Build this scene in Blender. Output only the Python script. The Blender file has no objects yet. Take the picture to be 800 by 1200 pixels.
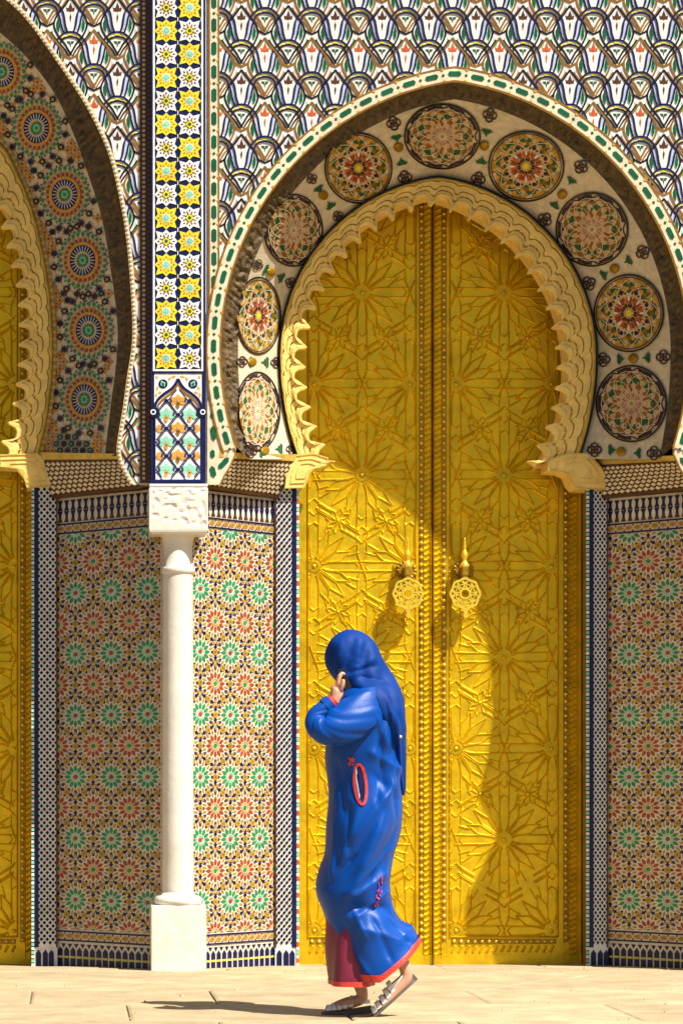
import bpy, math, random
from mathutils import Vector, noise
random.seed(7)
PI = math.pi
sin, cos, sqrt, radians = math.sin, math.cos, math.sqrt, math.radians
scn = bpy.context.scene
COL = scn.collection

# ------------------------------------------------------------------ camera
# all layout figures are in units of the front wall plane: 220 units = 1 m, seen from 16 m away
DIST, UPM, VX, VZ, CAMZ = 16.0, 220.0, 80.0, 913.0, 1.0
FOC = DIST * UPM
cam = bpy.data.cameras.new('camera')
cam_o = bpy.data.objects.new('camera', cam); COL.objects.link(cam_o)
cam_o.location = (0, -DIST, CAMZ); cam_o.rotation_euler = (PI / 2, 0, 0)
cam.sensor_fit = 'VERTICAL'; cam.sensor_height = 36; cam.sensor_width = 24
cam.lens = FOC / 1200 * 36
cam.shift_x = (400 - VX) / 1200
cam.shift_y = (VZ - 600) / 1200
cam.clip_end = 2000
scn.camera = cam_o

# ------------------------------------------------------------------ world, sun, exposure
SUN = Vector((-0.49, 0.50, -1.0)).normalized()
world = bpy.data.worlds.new('World'); scn.world = world; world.use_nodes = True
wn = world.node_tree
bg = wn.nodes['Background']
sky = wn.nodes.new('ShaderNodeTexSky'); sky.sky_type = 'NISHITA'; sky.sun_disc = False
sky.sun_elevation = math.asin(-SUN.z); sky.sun_rotation = math.atan2(-SUN.x, -SUN.y)
sky.air_density = 1.0; sky.dust_density = 2.0
wn.links.new(sky.outputs[0], bg.inputs[0]); bg.inputs[1].default_value = 0.05
sd = bpy.data.lights.new('sun', 'SUN'); sd.energy = 5.0; sd.angle = radians(0.5); sd.color = (1.0, 0.95, 0.86)
so = bpy.data.objects.new('sun', sd); COL.objects.link(so); so.location = (4, -6, 12)
so.rotation_euler = SUN.to_track_quat('-Z', 'Y').to_euler()
vs = scn.view_settings
vs.view_transform = 'Standard'; vs.look = 'None'; vs.gamma = 1; vs.use_curve_mapping = False
vs.exposure = 0.90

# ------------------------------------------------------------------ helpers
def S(y): return FOC / (DIST + y)
def P(u, v, y):
    s = S(y); return Vector(((u - VX) / s, y, CAMZ - (v - VZ) / s))
def empty(name, label=None, cat=None, loc=(0, 0, 0), rz=0, group=None, kind=None, parent=None):
    o = bpy.data.objects.new(name, None); COL.objects.link(o); o.location = loc; o.rotation_euler = (0, 0, rz)
    o.empty_display_size = 0.1
    if parent: o.parent = parent
    return tag(o, label, cat, group, kind)
def tag(o, label=None, cat=None, group=None, kind=None):
    if label: o['label'] = label
    if cat: o['category'] = cat
    if group: o['group'] = group
    if kind: o['kind'] = kind
    elif cat: o['kind'] = 'thing'
    return o
def link(name, me, parent=None, loc=None):
    o = bpy.data.objects.new(name, me); COL.objects.link(o)
    if parent: o.parent = parent
    if loc is not None: o.location = loc
    return o

# ------------------------------------------------------------------ materials
MATS = {}
def mat(name, col, rough=0.45, metal=0.0, var=0.15, vscale=9.0, bump=0.0, bscale=60.0, spec=0.5, col2=None, coat=0.0, sheen=0.0, aniso=0, dirt=0.0, dirtcol=(0.10, 0.07, 0.04), rvar=0.0, objrand=0.0):
    m = bpy.data.materials.new(name); m.use_nodes = True
    nt = m.node_tree; N = nt.nodes; L = nt.links
    b = N['Principled BSDF']
    b.inputs['Roughness'].default_value = rough; b.inputs['Metallic'].default_value = metal
    b.inputs['Specular IOR Level'].default_value = spec
    b.inputs['Coat Weight'].default_value = coat; b.inputs['Coat Roughness'].default_value = 0.12
    b.inputs['Sheen Weight'].default_value = sheen
    tc = N.new('ShaderNodeNewGeometry'); pos = tc.outputs['Position']
    nz = N.new('ShaderNodeTexNoise'); nz.inputs['Scale'].default_value = vscale; nz.inputs['Detail'].default_value = 6
    nz.inputs['Roughness'].default_value = 0.65
    L.new(pos, nz.inputs['Vector'])
    mr = N.new('ShaderNodeMapRange'); mr.inputs[1].default_value = 0.3; mr.inputs[2].default_value = 0.7
    L.new(nz.outputs['Fac'], mr.inputs[0])
    mx = N.new('ShaderNodeMix'); mx.data_type = 'RGBA'
    c2 = col2 or tuple(c * (1 - 2.2 * var) for c in col)
    c1 = col if col2 else tuple(min(1, c * (1 + 0.6 * var)) for c in col)
    mx.inputs[6].default_value = (*c2, 1); mx.inputs[7].default_value = (*c1, 1)
    L.new(mr.outputs[0], mx.inputs[0])
    out = mx.outputs[2]
    if objrand:
        oi = N.new('ShaderNodeObjectInfo')
        r2 = N.new('ShaderNodeMapRange'); r2.inputs[3].default_value = 1 - objrand; r2.inputs[4].default_value = 1 + objrand
        L.new(oi.outputs['Random'], r2.inputs[0])
        hs = N.new('ShaderNodeHueSaturation'); L.new(r2.outputs[0], hs.inputs['Value']); L.new(out, hs.inputs['Color'])
        out = hs.outputs[0]
    if dirt:
        n2 = N.new('ShaderNodeTexNoise'); n2.inputs['Scale'].default_value = 3.1; n2.inputs['Detail'].default_value = 9; n2.inputs['Roughness'].default_value = 0.7
        L.new(pos, n2.inputs['Vector'])
        m2 = N.new('ShaderNodeMapRange'); m2.inputs[1].default_value = 0.52; m2.inputs[2].default_value = 0.75; m2.inputs[4].default_value = dirt
        L.new(n2.outputs['Fac'], m2.inputs[0])
        x2 = N.new('ShaderNodeMix'); x2.data_type = 'RGBA'; x2.inputs[7].default_value = (*dirtcol, 1)
        L.new(m2.outputs[0], x2.inputs[0]); L.new(out, x2.inputs[6]); out = x2.outputs[2]
    L.new(out, b.inputs['Base Color'])
    if rvar:
        m3 = N.new('ShaderNodeMapRange'); m3.inputs[3].default_value = rough - rvar; m3.inputs[4].default_value = rough + rvar
        L.new(nz.outputs['Fac'], m3.inputs[0]); L.new(m3.outputs[0], b.inputs['Roughness'])
    if bump:
        n3 = N.new('ShaderNodeTexNoise'); n3.inputs['Scale'].default_value = bscale; n3.inputs['Detail'].default_value = 5
        L.new(pos, n3.inputs['Vector'])
        bp = N.new('ShaderNodeBump'); bp.inputs['Strength'].default_value = bump; bp.inputs['Distance'].default_value = 0.01
        L.new(n3.outputs['Fac'], bp.inputs['Height']); L.new(bp.outputs[0], b.inputs['Normal'])
    MATS[name] = m
    return m
GL = dict(rough=0.34, var=0.13, vscale=23, spec=0.28, bump=0.12, bscale=90, objrand=0.07)
mat('white', (0.82, 0.79, 0.73), dirt=0.12, **GL)
mat('cream', (0.72, 0.62, 0.43), dirt=0.25, **GL)
mat('bone', (0.68, 0.60, 0.47), dirt=0.2, **GL)
mat('tan', (0.60, 0.44, 0.25), dirt=0.2, **GL)
mat('lavender', (0.47, 0.52, 0.72), **GL)
mat('navy', (0.005, 0.010, 0.062), **GL)
mat('violet', (0.05, 0.035, 0.10), **GL)
mat('black', (0.006, 0.005, 0.007), **GL)
mat('brown', (0.25, 0.115, 0.010), **GL)
mat('darkbrown', (0.085, 0.035, 0.015), **GL)
mat('yellow', (0.74, 0.63, 0.03), **GL)
mat('mint', (0.25, 0.60, 0.42), **GL)
mat('green', (0.006, 0.10, 0.042), **GL)
mat('rosette_green', (0.02, 0.25, 0.10), **GL)
mat('red', (0.55, 0.10, 0.025), **GL)
mat('brick_red', (0.33, 0.06, 0.018), **GL)
mat('mustard', (0.42, 0.25, 0.035), **GL)
mat('orange', (0.62, 0.31, 0.05), **GL)
mat('grout', (0.60, 0.50, 0.36), rough=0.8, var=0.2, vscale=40, dirt=0.3)
mat('wood', (0.125, 0.075, 0.022), rough=0.6, var=0.32, vscale=30, bump=0.9, bscale=55, dirt=0.5, dirtcol=(0.03, 0.018, 0.008))
mat('stucco', (0.90, 0.64, 0.17), rough=0.75, var=0.12, vscale=12, bump=0.25, bscale=50, dirt=0.22, dirtcol=(0.36, 0.22, 0.06))
mat('stucco_yellow', (0.68, 0.48, 0.09), rough=0.7, var=0.15, vscale=14, bump=0.25, bscale=50, dirt=0.3, dirtcol=(0.25, 0.17, 0.04))
mat('brass', (0.80, 0.53, 0.006), rough=0.40, metal=0.62, var=0.12, vscale=9, bump=0.30, bscale=26, dirt=0.35, dirtcol=(0.50, 0.28, 0.008), rvar=0.16)
mat('brass_bright', (0.90, 0.62, 0.05), rough=0.32, metal=0.6, var=0.10, vscale=15, bump=0.2, bscale=60)
mat('brass_dark', (0.42, 0.24, 0.01), rough=0.5, metal=0.5, var=0.2, vscale=12, bump=0.3, bscale=40)
mat('marble', (0.70, 0.65, 0.56), rough=0.45, var=0.06, vscale=7, bump=0.2, bscale=25, dirt=0.5, dirtcol=(0.52, 0.43, 0.30))
mat('slab', (0.43, 0.33, 0.19), rough=0.85, var=0.15, vscale=4.5, bump=0.6, bscale=22, dirt=0.7, dirtcol=(0.26, 0.175, 0.09), objrand=0.10)
mat('ground', (0.17, 0.115, 0.06), rough=0.9, var=0.18, vscale=2.5, bump=0.5, bscale=30, dirt=0.3)  # ground beyond the paving darkened to cut light bounced into the shade
mat('core', (0.30, 0.22, 0.12), rough=0.9, var=0.2)
mat('satin', (0.0004, 0.056, 0.31), rough=0.42, var=0.08, vscale=5, spec=0.22, bump=0.08, bscale=120)
mat('scarf_cloth', (0.0004, 0.036, 0.22), rough=0.6, var=0.14, vscale=8, spec=0.15, bump=0.12, bscale=30)
mat('trim', (0.62, 0.035, 0.02), rough=0.5, var=0.15, vscale=30, bump=0.3, bscale=150)
mat('lining', (0.19, 0.006, 0.04), rough=0.5, var=0.2, vscale=9, bump=0.1, bscale=20)
mat('skin', (0.56, 0.30, 0.19), rough=0.5, var=0.08, vscale=20)
mat('sandal_white', (0.82, 0.80, 0.76), rough=0.5, var=0.1)
mat('sole', (0.11, 0.09, 0.075), rough=0.7, var=0.2)
mat('violet_thread', (0.22, 0.05, 0.42), rough=0.5, var=0.2)
mat('glass_dark', (0.015, 0.015, 0.02), rough=0.15, var=0.05)

# ------------------------------------------------------------------ flat-piece mesh builder
def clip_half(poly, a, b, c):          # keep a*u+b*v+c >= 0
    out = []
    n = len(poly)
    for i in range(n):
        p, q = poly[i], poly[(i + 1) % n]
        dp, dq = a * p[0] + b * p[1] + c, a * q[0] + b * q[1] + c
        if dp >= 0: out.append(p)
        if (dp >= 0) != (dq >= 0):
            t = dp / (dp - dq); out.append((p[0] + (q[0] - p[0]) * t, p[1] + (q[1] - p[1]) * t))
    return out
def area(poly):
    return 0.5 * sum(poly[i][0] * poly[(i + 1) % len(poly)][1] - poly[(i + 1) % len(poly)][0] * poly[i][1] for i in range(len(poly)))
def crom(pts, n=6):
    out = []
    for i in range(len(pts) - 1):
        p0 = pts[max(i - 1, 0)]; p1 = pts[i]; p2 = pts[i + 1]; p3 = pts[min(i + 2, len(pts) - 1)]
        for k in range(n):
            t = k / n
            out.append(tuple(0.5 * (2 * p1[j] + (p2[j] - p0[j]) * t + (2 * p0[j] - 5 * p1[j] + 4 * p2[j] - p3[j]) * t * t + (3 * p1[j] - p0[j] - 3 * p2[j] + p3[j]) * t ** 3) for j in range(len(p1))))
    out.append(tuple(pts[-1]))
    return out
class PM:
    def __init__(self): self.p = []; self.raw = []
    def poly(self, pts, m, h1=0.003, h0=0.0):
        self.p.append(([tuple(q) for q in pts], m, h0, h1))
    def ngon(self, cx, cy, r, n, m, h1=0.003, h0=0, a0=0, ry=None):
        ry = ry or r
        self.poly([(cx + r * cos(a0 + 2 * PI * k / n), cy + ry * sin(a0 + 2 * PI * k / n)) for k in range(n)], m, h1, h0)
    def rect(self, u0, v0, u1, v1, m, h1=0.003, h0=0): self.poly([(u0, v0), (u1, v0), (u1, v1), (u0, v1)], m, h1, h0)
    def ribbon(self, pts, w, m, h1=0.003, h0=0, closed=False):
        n = len(pts); L = []; R = []
        for i in range(n):
            if closed: a, b = pts[i - 1], pts[(i + 1) % n]
            else: a, b = pts[max(i - 1, 0)], pts[min(i + 1, n - 1)]
            dx, dy = b[0] - a[0], b[1] - a[1]; d = math.hypot(dx, dy) or 1
            nx, ny = -dy / d * w / 2, dx / d * w / 2
            L.append((pts[i][0] + nx, pts[i][1] + ny)); R.append((pts[i][0] - nx, pts[i][1] - ny))
        for i in range(n if closed else n - 1):
            j = (i + 1) % n
            self.poly([L[i], L[j], R[j], R[i]], m, h1, h0)
    def ring(self, cx, cy, rx, ry, w, m, h1=0.003, h0=0, n=28):
        self.ribbon([(cx + rx * cos(2 * PI * k / n), cy + ry * sin(2 * PI * k / n)) for k in range(n)], w, m, h1, h0, True)
    def kite(self, cx, cy, ang, r0, r1, r2, hw, m, h1=0.003, h0=0, sx=1, sy=1, hw0=0.0):
        c, s = cos(ang), sin(ang)
        pts = [(r0, -hw0), (r1, -hw), (r2, 0), (r1, hw), (r0, hw0)] if hw0 else [(r0, 0), (r1, -hw), (r2, 0), (r1, hw)]
        self.poly([(cx + sx * (a * c - b * s), cy + sy * (a * s + b * c)) for a, b in pts], m, h1, h0)
    def face(self, pts3, m): self.raw.append((pts3, m))
    def ridge(self, p, q, w, h, m, h0=0.0):
        dx, dy = q[0] - p[0], q[1] - p[1]; d = math.hypot(dx, dy) or 1
        nx, ny = -dy / d * w / 2, dx / d * w / 2
        a, b, c, e = (p[0] + nx, p[1] + ny, h0), (q[0] + nx, q[1] + ny, h0), (q[0] - nx, q[1] - ny, h0), (p[0] - nx, p[1] - ny, h0)
        f, g = (p[0] + dx / d * w * .3, p[1] + dy / d * w * .3, h0 + h), (q[0] - dx / d * w * .3, q[1] - dy / d * w * .3, h0 + h)
        self.raw += [([a, b, g, f], m), ([f, g, c, e], m), ([e, a, f], m), ([b, c, g], m)]
    def dome(self, cx, cy, r, h, m, n=8, h0=0.0, rings=2):
        prev = [(cx + r * cos(2 * PI * k / n), cy + r * sin(2 * PI * k / n), h0) for k in range(n)]
        for j in range(1, rings + 1):
            a = PI / 2 * j / (rings + 0.35)
            cur = [(cx + r * cos(a) * cos(2 * PI * k / n), cy + r * cos(a) * sin(2 * PI * k / n), h0 + h * sin(a)) for k in range(n)]
            for k in range(n): self.raw.append(([prev[k], prev[(k + 1) % n], cur[(k + 1) % n], cur[k]], m))
            prev = cur
        self.raw.append((prev, m))
    def moved(self, du, dv, sx=1, sy=1, keep=None, rect=None):
        o = PM()
        for pts, m, h0, h1 in self.p:
            q = [(x * sx + du, y * sy + dv) for x, y in pts]
            if keep and not keep(sum(a[0] for a in q) / len(q), sum(a[1] for a in q) / len(q)): continue
            if rect:
                u0, v0, u1, v1 = rect
                q = clip_half(q, 1, 0, -u0)
                if len(q) > 2: q = clip_half(q, -1, 0, u1)
                if len(q) > 2: q = clip_half(q, 0, 1, -v0)
                if len(q) > 2: q = clip_half(q, 0, -1, v1)
                if len(q) < 3 or abs(area(q)) < 0.02: continue
            o.p.append((q, m, h0, h1))
        return o
    def add(self, other): self.p += other.p; self.raw += other.raw; return self
    def mesh(self, name, fn, smooth=False):
        V = []; F = []; M = []; mats = []; idx = {}
        def mi(m):
            if m not in idx: idx[m] = len(mats); mats.append(m)
            return idx[m]
        for pts, m, h0, h1 in self.p:
            if area(pts) < 0: pts = pts[::-1]
            n = len(pts); b = len(V)
            V += [fn(u, v, h1) for u, v in pts]
            F.append(list(range(b, b + n))); M.append(mi(m))
            if h1 - h0 > 1e-5:
                V += [fn(u, v, h0) for u, v in pts]
                for k in range(n):
                    j = (k + 1) % n
                    F.append([b + k, b + n + k, b + n + j, b + j]); M.append(mi(m))
        for pts, m in self.raw:
            b = len(V); V += [fn(*q) for q in pts]; F.append(list(range(b, b + len(pts)))); M.append(mi(m))
        me = bpy.data.meshes.new(name); me.from_pydata([tuple(v) for v in V], [], F)
        for m in mats: me.materials.append(MATS[m])
        me.polygons.foreach_set('material_index', M)
        if smooth: me.polygons.foreach_set('use_smooth', [True] * len(F))
        me.update()
        return me
    def build(self, name, parent, fn, smooth=False, kind=None, loc=None):
        o = link(name, self.mesh(name, fn, smooth), parent, loc)
        if kind: o['kind'] = kind
        return o
def flat(y0):
    s = S(y0)
    return lambda u, v, h: ((u - VX) / s, y0 - h, CAMZ - (v - VZ) / s)
def grid(name, rows, m, parent=None, smooth=True, closed=False, mats_by_row=None, kind=None):
    V = [tuple(p) for r in rows for p in r]; n = len(rows[0]); F = []; M = []
    for i in range(len(rows) - 1):
        for j in range(n if closed else n - 1):
            k = (j + 1) % n
            F.append([i * n + j, i * n + k, (i + 1) * n + k, (i + 1) * n + j]); M.append(mats_by_row[i] if mats_by_row else 0)
    me = bpy.data.meshes.new(name); me.from_pydata(V, [], F)
    for x in (m if isinstance(m, (list, tuple)) else [m]): me.materials.append(MATS[x])
    me.polygons.foreach_set('material_index', M)
    me.polygons.foreach_set('use_smooth', [smooth] * len(F)); me.update()
    o = link(name, me, parent)
    if kind: o['kind'] = kind
    return o
def box(name, x0, y0, z0, x1, y1, z1, m, parent=None, bev=0.0):
    V = [(x, y, z) for x in (x0, x1) for y in (y0, y1) for z in (z0, z1)]
    F = [(0, 1, 3, 2), (4, 6, 7, 5), (0, 4, 5, 1), (2, 3, 7, 6), (0, 2, 6, 4), (1, 5, 7, 3)]
    me = bpy.data.meshes.new(name); me.from_pydata(V, [], F); me.materials.append(MATS[m])
    o = link(name, me, parent)
    if bev:
        b = o.modifiers.new('b', 'BEVEL'); b.width = bev; b.segments = 2
    return o
def lathe(name, prof, m, parent=None, n=32, loc=(0, 0, 0), smooth=True):
    rows = [[(r * cos(2 * PI * k / n), r * sin(2 * PI * k / n), z) for k in range(n)] for r, z in prof]
    o = grid(name, rows, m, parent, smooth, True); o.location = loc
    return o
def resample(pts, n):
    d = [0]
    for a, b in zip(pts, pts[1:]): d.append(d[-1] + math.hypot(b[0] - a[0], b[1] - a[1]))
    out = []; j = 0
    for i in range(n):
        t = d[-1] * i / (n - 1)
        while j < len(d) - 2 and d[j + 1] < t: j += 1
        f = (t - d[j]) / (d[j + 1] - d[j] or 1)
        out.append((pts[j][0] + (pts[j + 1][0] - pts[j][0]) * f, pts[j][1] + (pts[j + 1][1] - pts[j][1]) * f))
    return out
def length(pts): return sum(math.hypot(b[0] - a[0], b[1] - a[1]) for a, b in zip(pts, pts[1:]))
def normals(pts):
    out = []
    for i in range(len(pts)):
        a, b = pts[max(i - 1, 0)], pts[min(i + 1, len(pts) - 1)]
        dx, dy = b[0] - a[0], b[1] - a[1]; d = math.hypot(dx, dy) or 1
        out.append((dy / d, -dx / d))          # to the left of travel = outwards for a left-to-right arch
    return out
def horseshoe(cx, e, R, cy, yend, st=1.0):
    pts = []
    for i in range(21):
        v = yend + (cy - yend) * i / 20
        pts.append((cx + e - R * sqrt(max(0, 1 - ((v - cy) / (R * st)) ** 2)), v))
    a1 = math.acos(e / R)                       # angle from the apex line
    for i in range(1, 41):
        a = PI - (PI - (PI - a1)) * i / 40
        pts.append((cx + e + R * cos(a), cy - R * sin(a)))
    return pts + [(2 * cx - p[0], p[1]) for p in pts[-2::-1]]
class Polar:                                    # radius of a curve as seen from a centre, by angle
    def __init__(self, pts, c):
        self.c = c
        t = sorted((math.atan2(-(p[0] - c[0]), p[1] - c[1]), math.hypot(p[0] - c[0], p[1] - c[1])) for p in pts)
        self.t = t
    def r(self, u, v):
        a = math.atan2(-(u - self.c[0]), v - self.c[1]); t = self.t
        if a <= t[0][0]: return t[0][1]
        if a >= t[-1][0]: return t[-1][1]
        lo, hi = 0, len(t) - 1
        while hi - lo > 1:
            m = (lo + hi) // 2
            if t[m][0] <= a: lo = m
            else: hi = m
        f = (a - t[lo][0]) / (t[hi][0] - t[lo][0] or 1)
        return t[lo][1] * (1 - f) + t[hi][1] * f
class PolarUp(Polar):                           # same, cut placed straight down so arches read left to right
    def __init__(self, pts, c):
        self.c = c; self.t = sorted((math.atan2(p[0] - c[0], -(p[1] - c[1])), math.hypot(p[0] - c[0], p[1] - c[1])) for p in pts)
    def r(self, u, v):
        a = math.atan2(u - self.c[0], -(v - self.c[1])); t = self.t
        if a <= t[0][0]: return t[0][1]
        if a >= t[-1][0]: return t[-1][1]
        lo, hi = 0, len(t) - 1
        while hi - lo > 1:
            m = (lo + hi) // 2
            if t[m][0] <= a: lo = m
            else: hi = m
        f = (a - t[lo][0]) / (t[hi][0] - t[lo][0] or 1)
        return t[lo][1] * (1 - f) + t[hi][1] * f

# ------------------------------------------------------------------ curves of the two gates
A_IN = [(257, 568), (262, 559), (269, 548), (275, 536)] + horseshoe(532, 44, 317, 410, 524, 1.08) + [(789, 536), (795, 548), (802, 559), (807, 568)]
B_OUT = horseshoe(532, 44, 297, 410, 538, 1.45)
S_OUT = horseshoe(513, 26, 211, 417, 538, 1.3)
S_TIP = horseshoe(505, 48, 195, 430, 541, 1.0)
L_IN = crom([(-316, -128), (-230, -120), (-150, -98), (-60, -52), (7, 0), (34, 27), (67, 73), (101, 125), (125, 175), (138, 223), (148, 280), (154, 350), (155, 400), (149, 442), (144, 479), (137, 523), (139, 540), (146, 556), (153, 568)], 5)
L_B = crom([(-316, -92), (-230, -84), (-150, -52), (-60, -5), (0, 38), (36, 72), (65, 111), (86, 156), (103, 203), (120, 258), (132, 330), (138, 384), (136, 428), (130, 475), (123, 534)], 5)
L_S = crom([(-316, 60), (-230, 66), (-150, 84), (-60, 125), (0, 167), (20, 199), (40, 250), (51, 297), (59, 345), (62, 388), (62, 435), (56, 489), (45, 535)], 5)
L_T = crom([(-316, 110), (-230, 118), (-150, 142), (-60, 196), (-10, 245), (4, 275), (14, 315), (20, 340), (22, 375), (22, 411), (20, 438), (16, 465), (11, 490), (3, 515), (-8, 538)], 5)
YB, YST, YDOOR = 0.10, 0.60, 0.91              # depth of band's outer edge, of the deep edge, of the doors

# ------------------------------------------------------------------ the ground
ground = grid('ground', [[(x, y, z) for x in (-400, -20, -3, 0, 3, 20, 400)] for y, z in ((-600, -.012), (-60, -.012), (-16, -.012), (-6, -.012), (-0.5, -.012), (0.2, -.030), (1.2, -.066), (4, -.066))], 'ground')
tag(ground, 'sandy stone ground in front of the gate', None, None, 'structure')
def gz(y): return 0 if y < -0.5 else (-0.018 * (y + 0.5) / 0.7 if y < 0.2 else -0.018 - 0.036 * (y - 0.2))
rows_y = [1.05, 0.42, -0.36, -0.95, -1.75, -2.62, -3.55, -4.5, -5.5]
rs = random.Random(3)
for r in range(len(rows_y) - 1):
    yb, yf = rows_y[r], rows_y[r + 1]
    x = -2.6 - rs.random()
    while x < 6.0:
        w = rs.uniform(0.55, 1.25); g = 0.004
        sk = rs.uniform(-.05, .05)
        b, n, n2 = 0.012, None, None
        x0, x1, y0, y1 = x + g, x + w - g, yf + g, yb - g
        dz = rs.uniform(-.002, .002); tl = rs.uniform(-.0015, .0015)
        top = [(x0 + b, y0 + b), (x1 - b, y0 + b), (x1 - b, y1 - b), (x0 + b, y1 - b)]
        out = [(x0, y0), (x1, y0), (x1, y1), (x0, y1)]
        shear = 0.55 if r in (1, 2, 3) else 0.0
        def sh(p): return (p[0] + (p[1] - yf) * shear, p[1])
        V = [(*sh(p), gz(p[1]) + dz + (tl if k in (1, 2) else 0)) for k, p in enumerate(top)] + [(*sh(p), gz(p[1]) + dz - .005) for p in out] + [(*sh(p), gz(p[1]) - .03) for p in out]
        F = [(0, 1, 2, 3)] + [(4 + k, 4 + (k + 1) % 4, (k + 1) % 4, k) for k in range(4)] + [(8 + k, 8 + (k + 1) % 4, 4 + (k + 1) % 4, 4 + k) for k in range(4)]
        me = bpy.data.meshes.new('paving_slab'); me.from_pydata(V, [], F); me.materials.append(MATS['slab'])
        link('paving_slab', me, ground)
        x += w

# ------------------------------------------------------------------ the wall around the main doorway: tulip brocade spandrels
def tulip(kind):
    k = PM(); c = 'black' if kind == 'A' else 'brown'; orn = 'darkbrown' if kind == 'A' else 'red'
    o = 0.0 if kind == 'A' else 0.0016
    for s in (-1, 1):
        e = 0.0 if s < 0 else 0.0007
        k.poly([(s * a, b) for a, b in ((15.3, 9), (18.0, 12), (19.2, 20), (17.3, 22), (14.2, 16))], 'lavender', .0012)
        k.poly([(s * a, b) for a, b in ((17.3, 22), (19.2, 20), (21.2, 33), (19, 32))], 'lavender', .0012)
        s1 = crom([(0, -2.6), (6, -1.6), (11.5, 2), (16, 7.2), (19, 13), (20.4, 20), (21.6, 28), (24, 35.5)], 3)
        s2 = crom([(0, 3.0), (5, 3.8), (9.5, 6.2), (12, 10.5), (14.4, 17), (16, 25), (18, 32.5), (19.5, 35.5)], 3)
        s3 = crom([(0, -43), (5, -36), (9.5, -30), (14.5, -24), (18.2, -17), (19.4, -11), (17.5, -4), (12.4, 5), (7, 11), (3, 18), (-1, 24.5)], 3)
        s5 = crom([(4.2, -40.5), (9.5, -33), (14, -27.5), (19, -22), (23, -16), (25.5, -11)], 3)
        k.ribbon([(s * a, b) for a, b in s5], 1.7, 'brown' if kind == 'A' else 'black', .0020 + o + e)
        k.poly([(s * a, b) for a, b in ((6.0, -36), (10.5, -30.6), (15.6, -25), (18.6, -21.6), (14, -26.6), (9.5, -32.4))], 'lavender', .0012)
        k.poly([(s * a, b) for a, b in ((20.6, -6), (24.0, -2), (24.6, 4), (22.4, 8), (20.0, 1))], 'mint' if kind == 'A' else 'lavender', .0010)
        s4 = crom([(18.6, -15), (22, -12), (26.4, -10), (28.5, -9.4)], 3)
        k.ribbon([(s * a, b) for a, b in s3], 2.1, c, .0030 + o + e)
        k.ribbon([(s * a, b) for a, b in s4], 2.0, c, .0026 + o + e)
        k.ribbon([(s * a, b) for a, b in s1], 2.0, 'navy', .0046 + o + e)
        k.ribbon([(s * a, b) for a, b in s2], 1.9, 'navy' if kind == 'B' else 'black', .0042 + o + e)
        k.poly([(s * a, b) for a, b in ((14.4, -19.5), (16.9, -13), (16.6, -7), (14, -1.5), (12.6, -8))], 'green', .0018)
        k.poly([(s * a, b) for a, b in ((12.6, -14), (13.5, -8), (13.2, -3), (11.7, -6))], 'mint', .0016)
        k.poly([(s * a, b) for a, b in ((7.4, 0.5), (11, 3.2), (10, 5.0), (6.6, 2.6))], 'yellow', .0022)
        k.poly([(s * a, b) for a, b in ((0.6, -30), (5.0, -31), (4.4, -27), (0.6, -26.8))], orn, .0020)
        k.poly([(s * a, b) for a, b in ((0.5, 8.3), (4.4, 8.3), (3.2, 10.8), (0.5, 11.4))], 'green', .0020)
    k.poly([(-2.7, -1.1), (2.7, -1.1), (2.7, 1.5), (-2.7, 1.5)], 'yellow', .0022)
    k.poly([(-2.4, -31), (0, -37.5), (2.4, -31), (0, -25.5)], orn, .0024)
    k.poly([(-1.1, -20), (0, -24), (1.1, -20), (0, -13.5)], orn, .0022)
    k.poly([(-1.0, 11), (1.0, 11), (0, 15.5)], 'green', .0022)
    return k
TA, TB = tulip('A'), tulip('B')
HOLE_A = PolarUp(A_IN, (532, 410)); HOLE_L = PolarUp(L_IN, (-316, 390))
def spandrel_motifs(parent, a0, rect, hole, margin, cols, rowsn, pu=54.9, pv=75.4):
    fn0 = flat(0.0); s0 = S(0)
    meA = TA.mesh('tulip_motif', lambda u, v, h: (u / s0, -h, -v / s0)); meB = TB.mesh('tulip_motif', lambda u, v, h: (u / s0, -h, -v / s0))
    u0, v0, u1, v1 = rect
    def ok(u, v): return math.hypot(u - hole.c[0], v - hole.c[1]) > hole.r(u, v) + margin
    for i in range(cols[0], cols[1]):
        for j in range(rowsn[0], rowsn[1]):
            for kind in 'AB':
                cu = a0[0] + i * pu + (pu / 2 if kind == 'B' else 0); cv = a0[1] + j * pv + (pv / 2 if kind == 'B' else 0)
                if cu + 29 < u0 or cu - 29 > u1 or cv + 37 < v0 or cv - 44 > v1: continue
                inside = cu - 29 > u0 and cu + 29 < u1 and cv - 44 > v0 and cv + 37 < v1
                clear = all(ok(cu + a * 14.5, cv + b) for a in (-2, -1, 0, 1, 2) for b in (-43, -22, 0, 18, 36))
                if inside and clear:
                    link('tulip_motif', meA if kind == 'A' else meB, parent, ((cu - VX) / s0, 0, CAMZ - (cv - VZ) / s0))
                else:
                    q = (TA if kind == 'A' else TB).moved(cu, cv, keep=ok, rect=rect)
                    if len(q.p) > 28: q.build('tulip_motif', parent, fn0)
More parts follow.
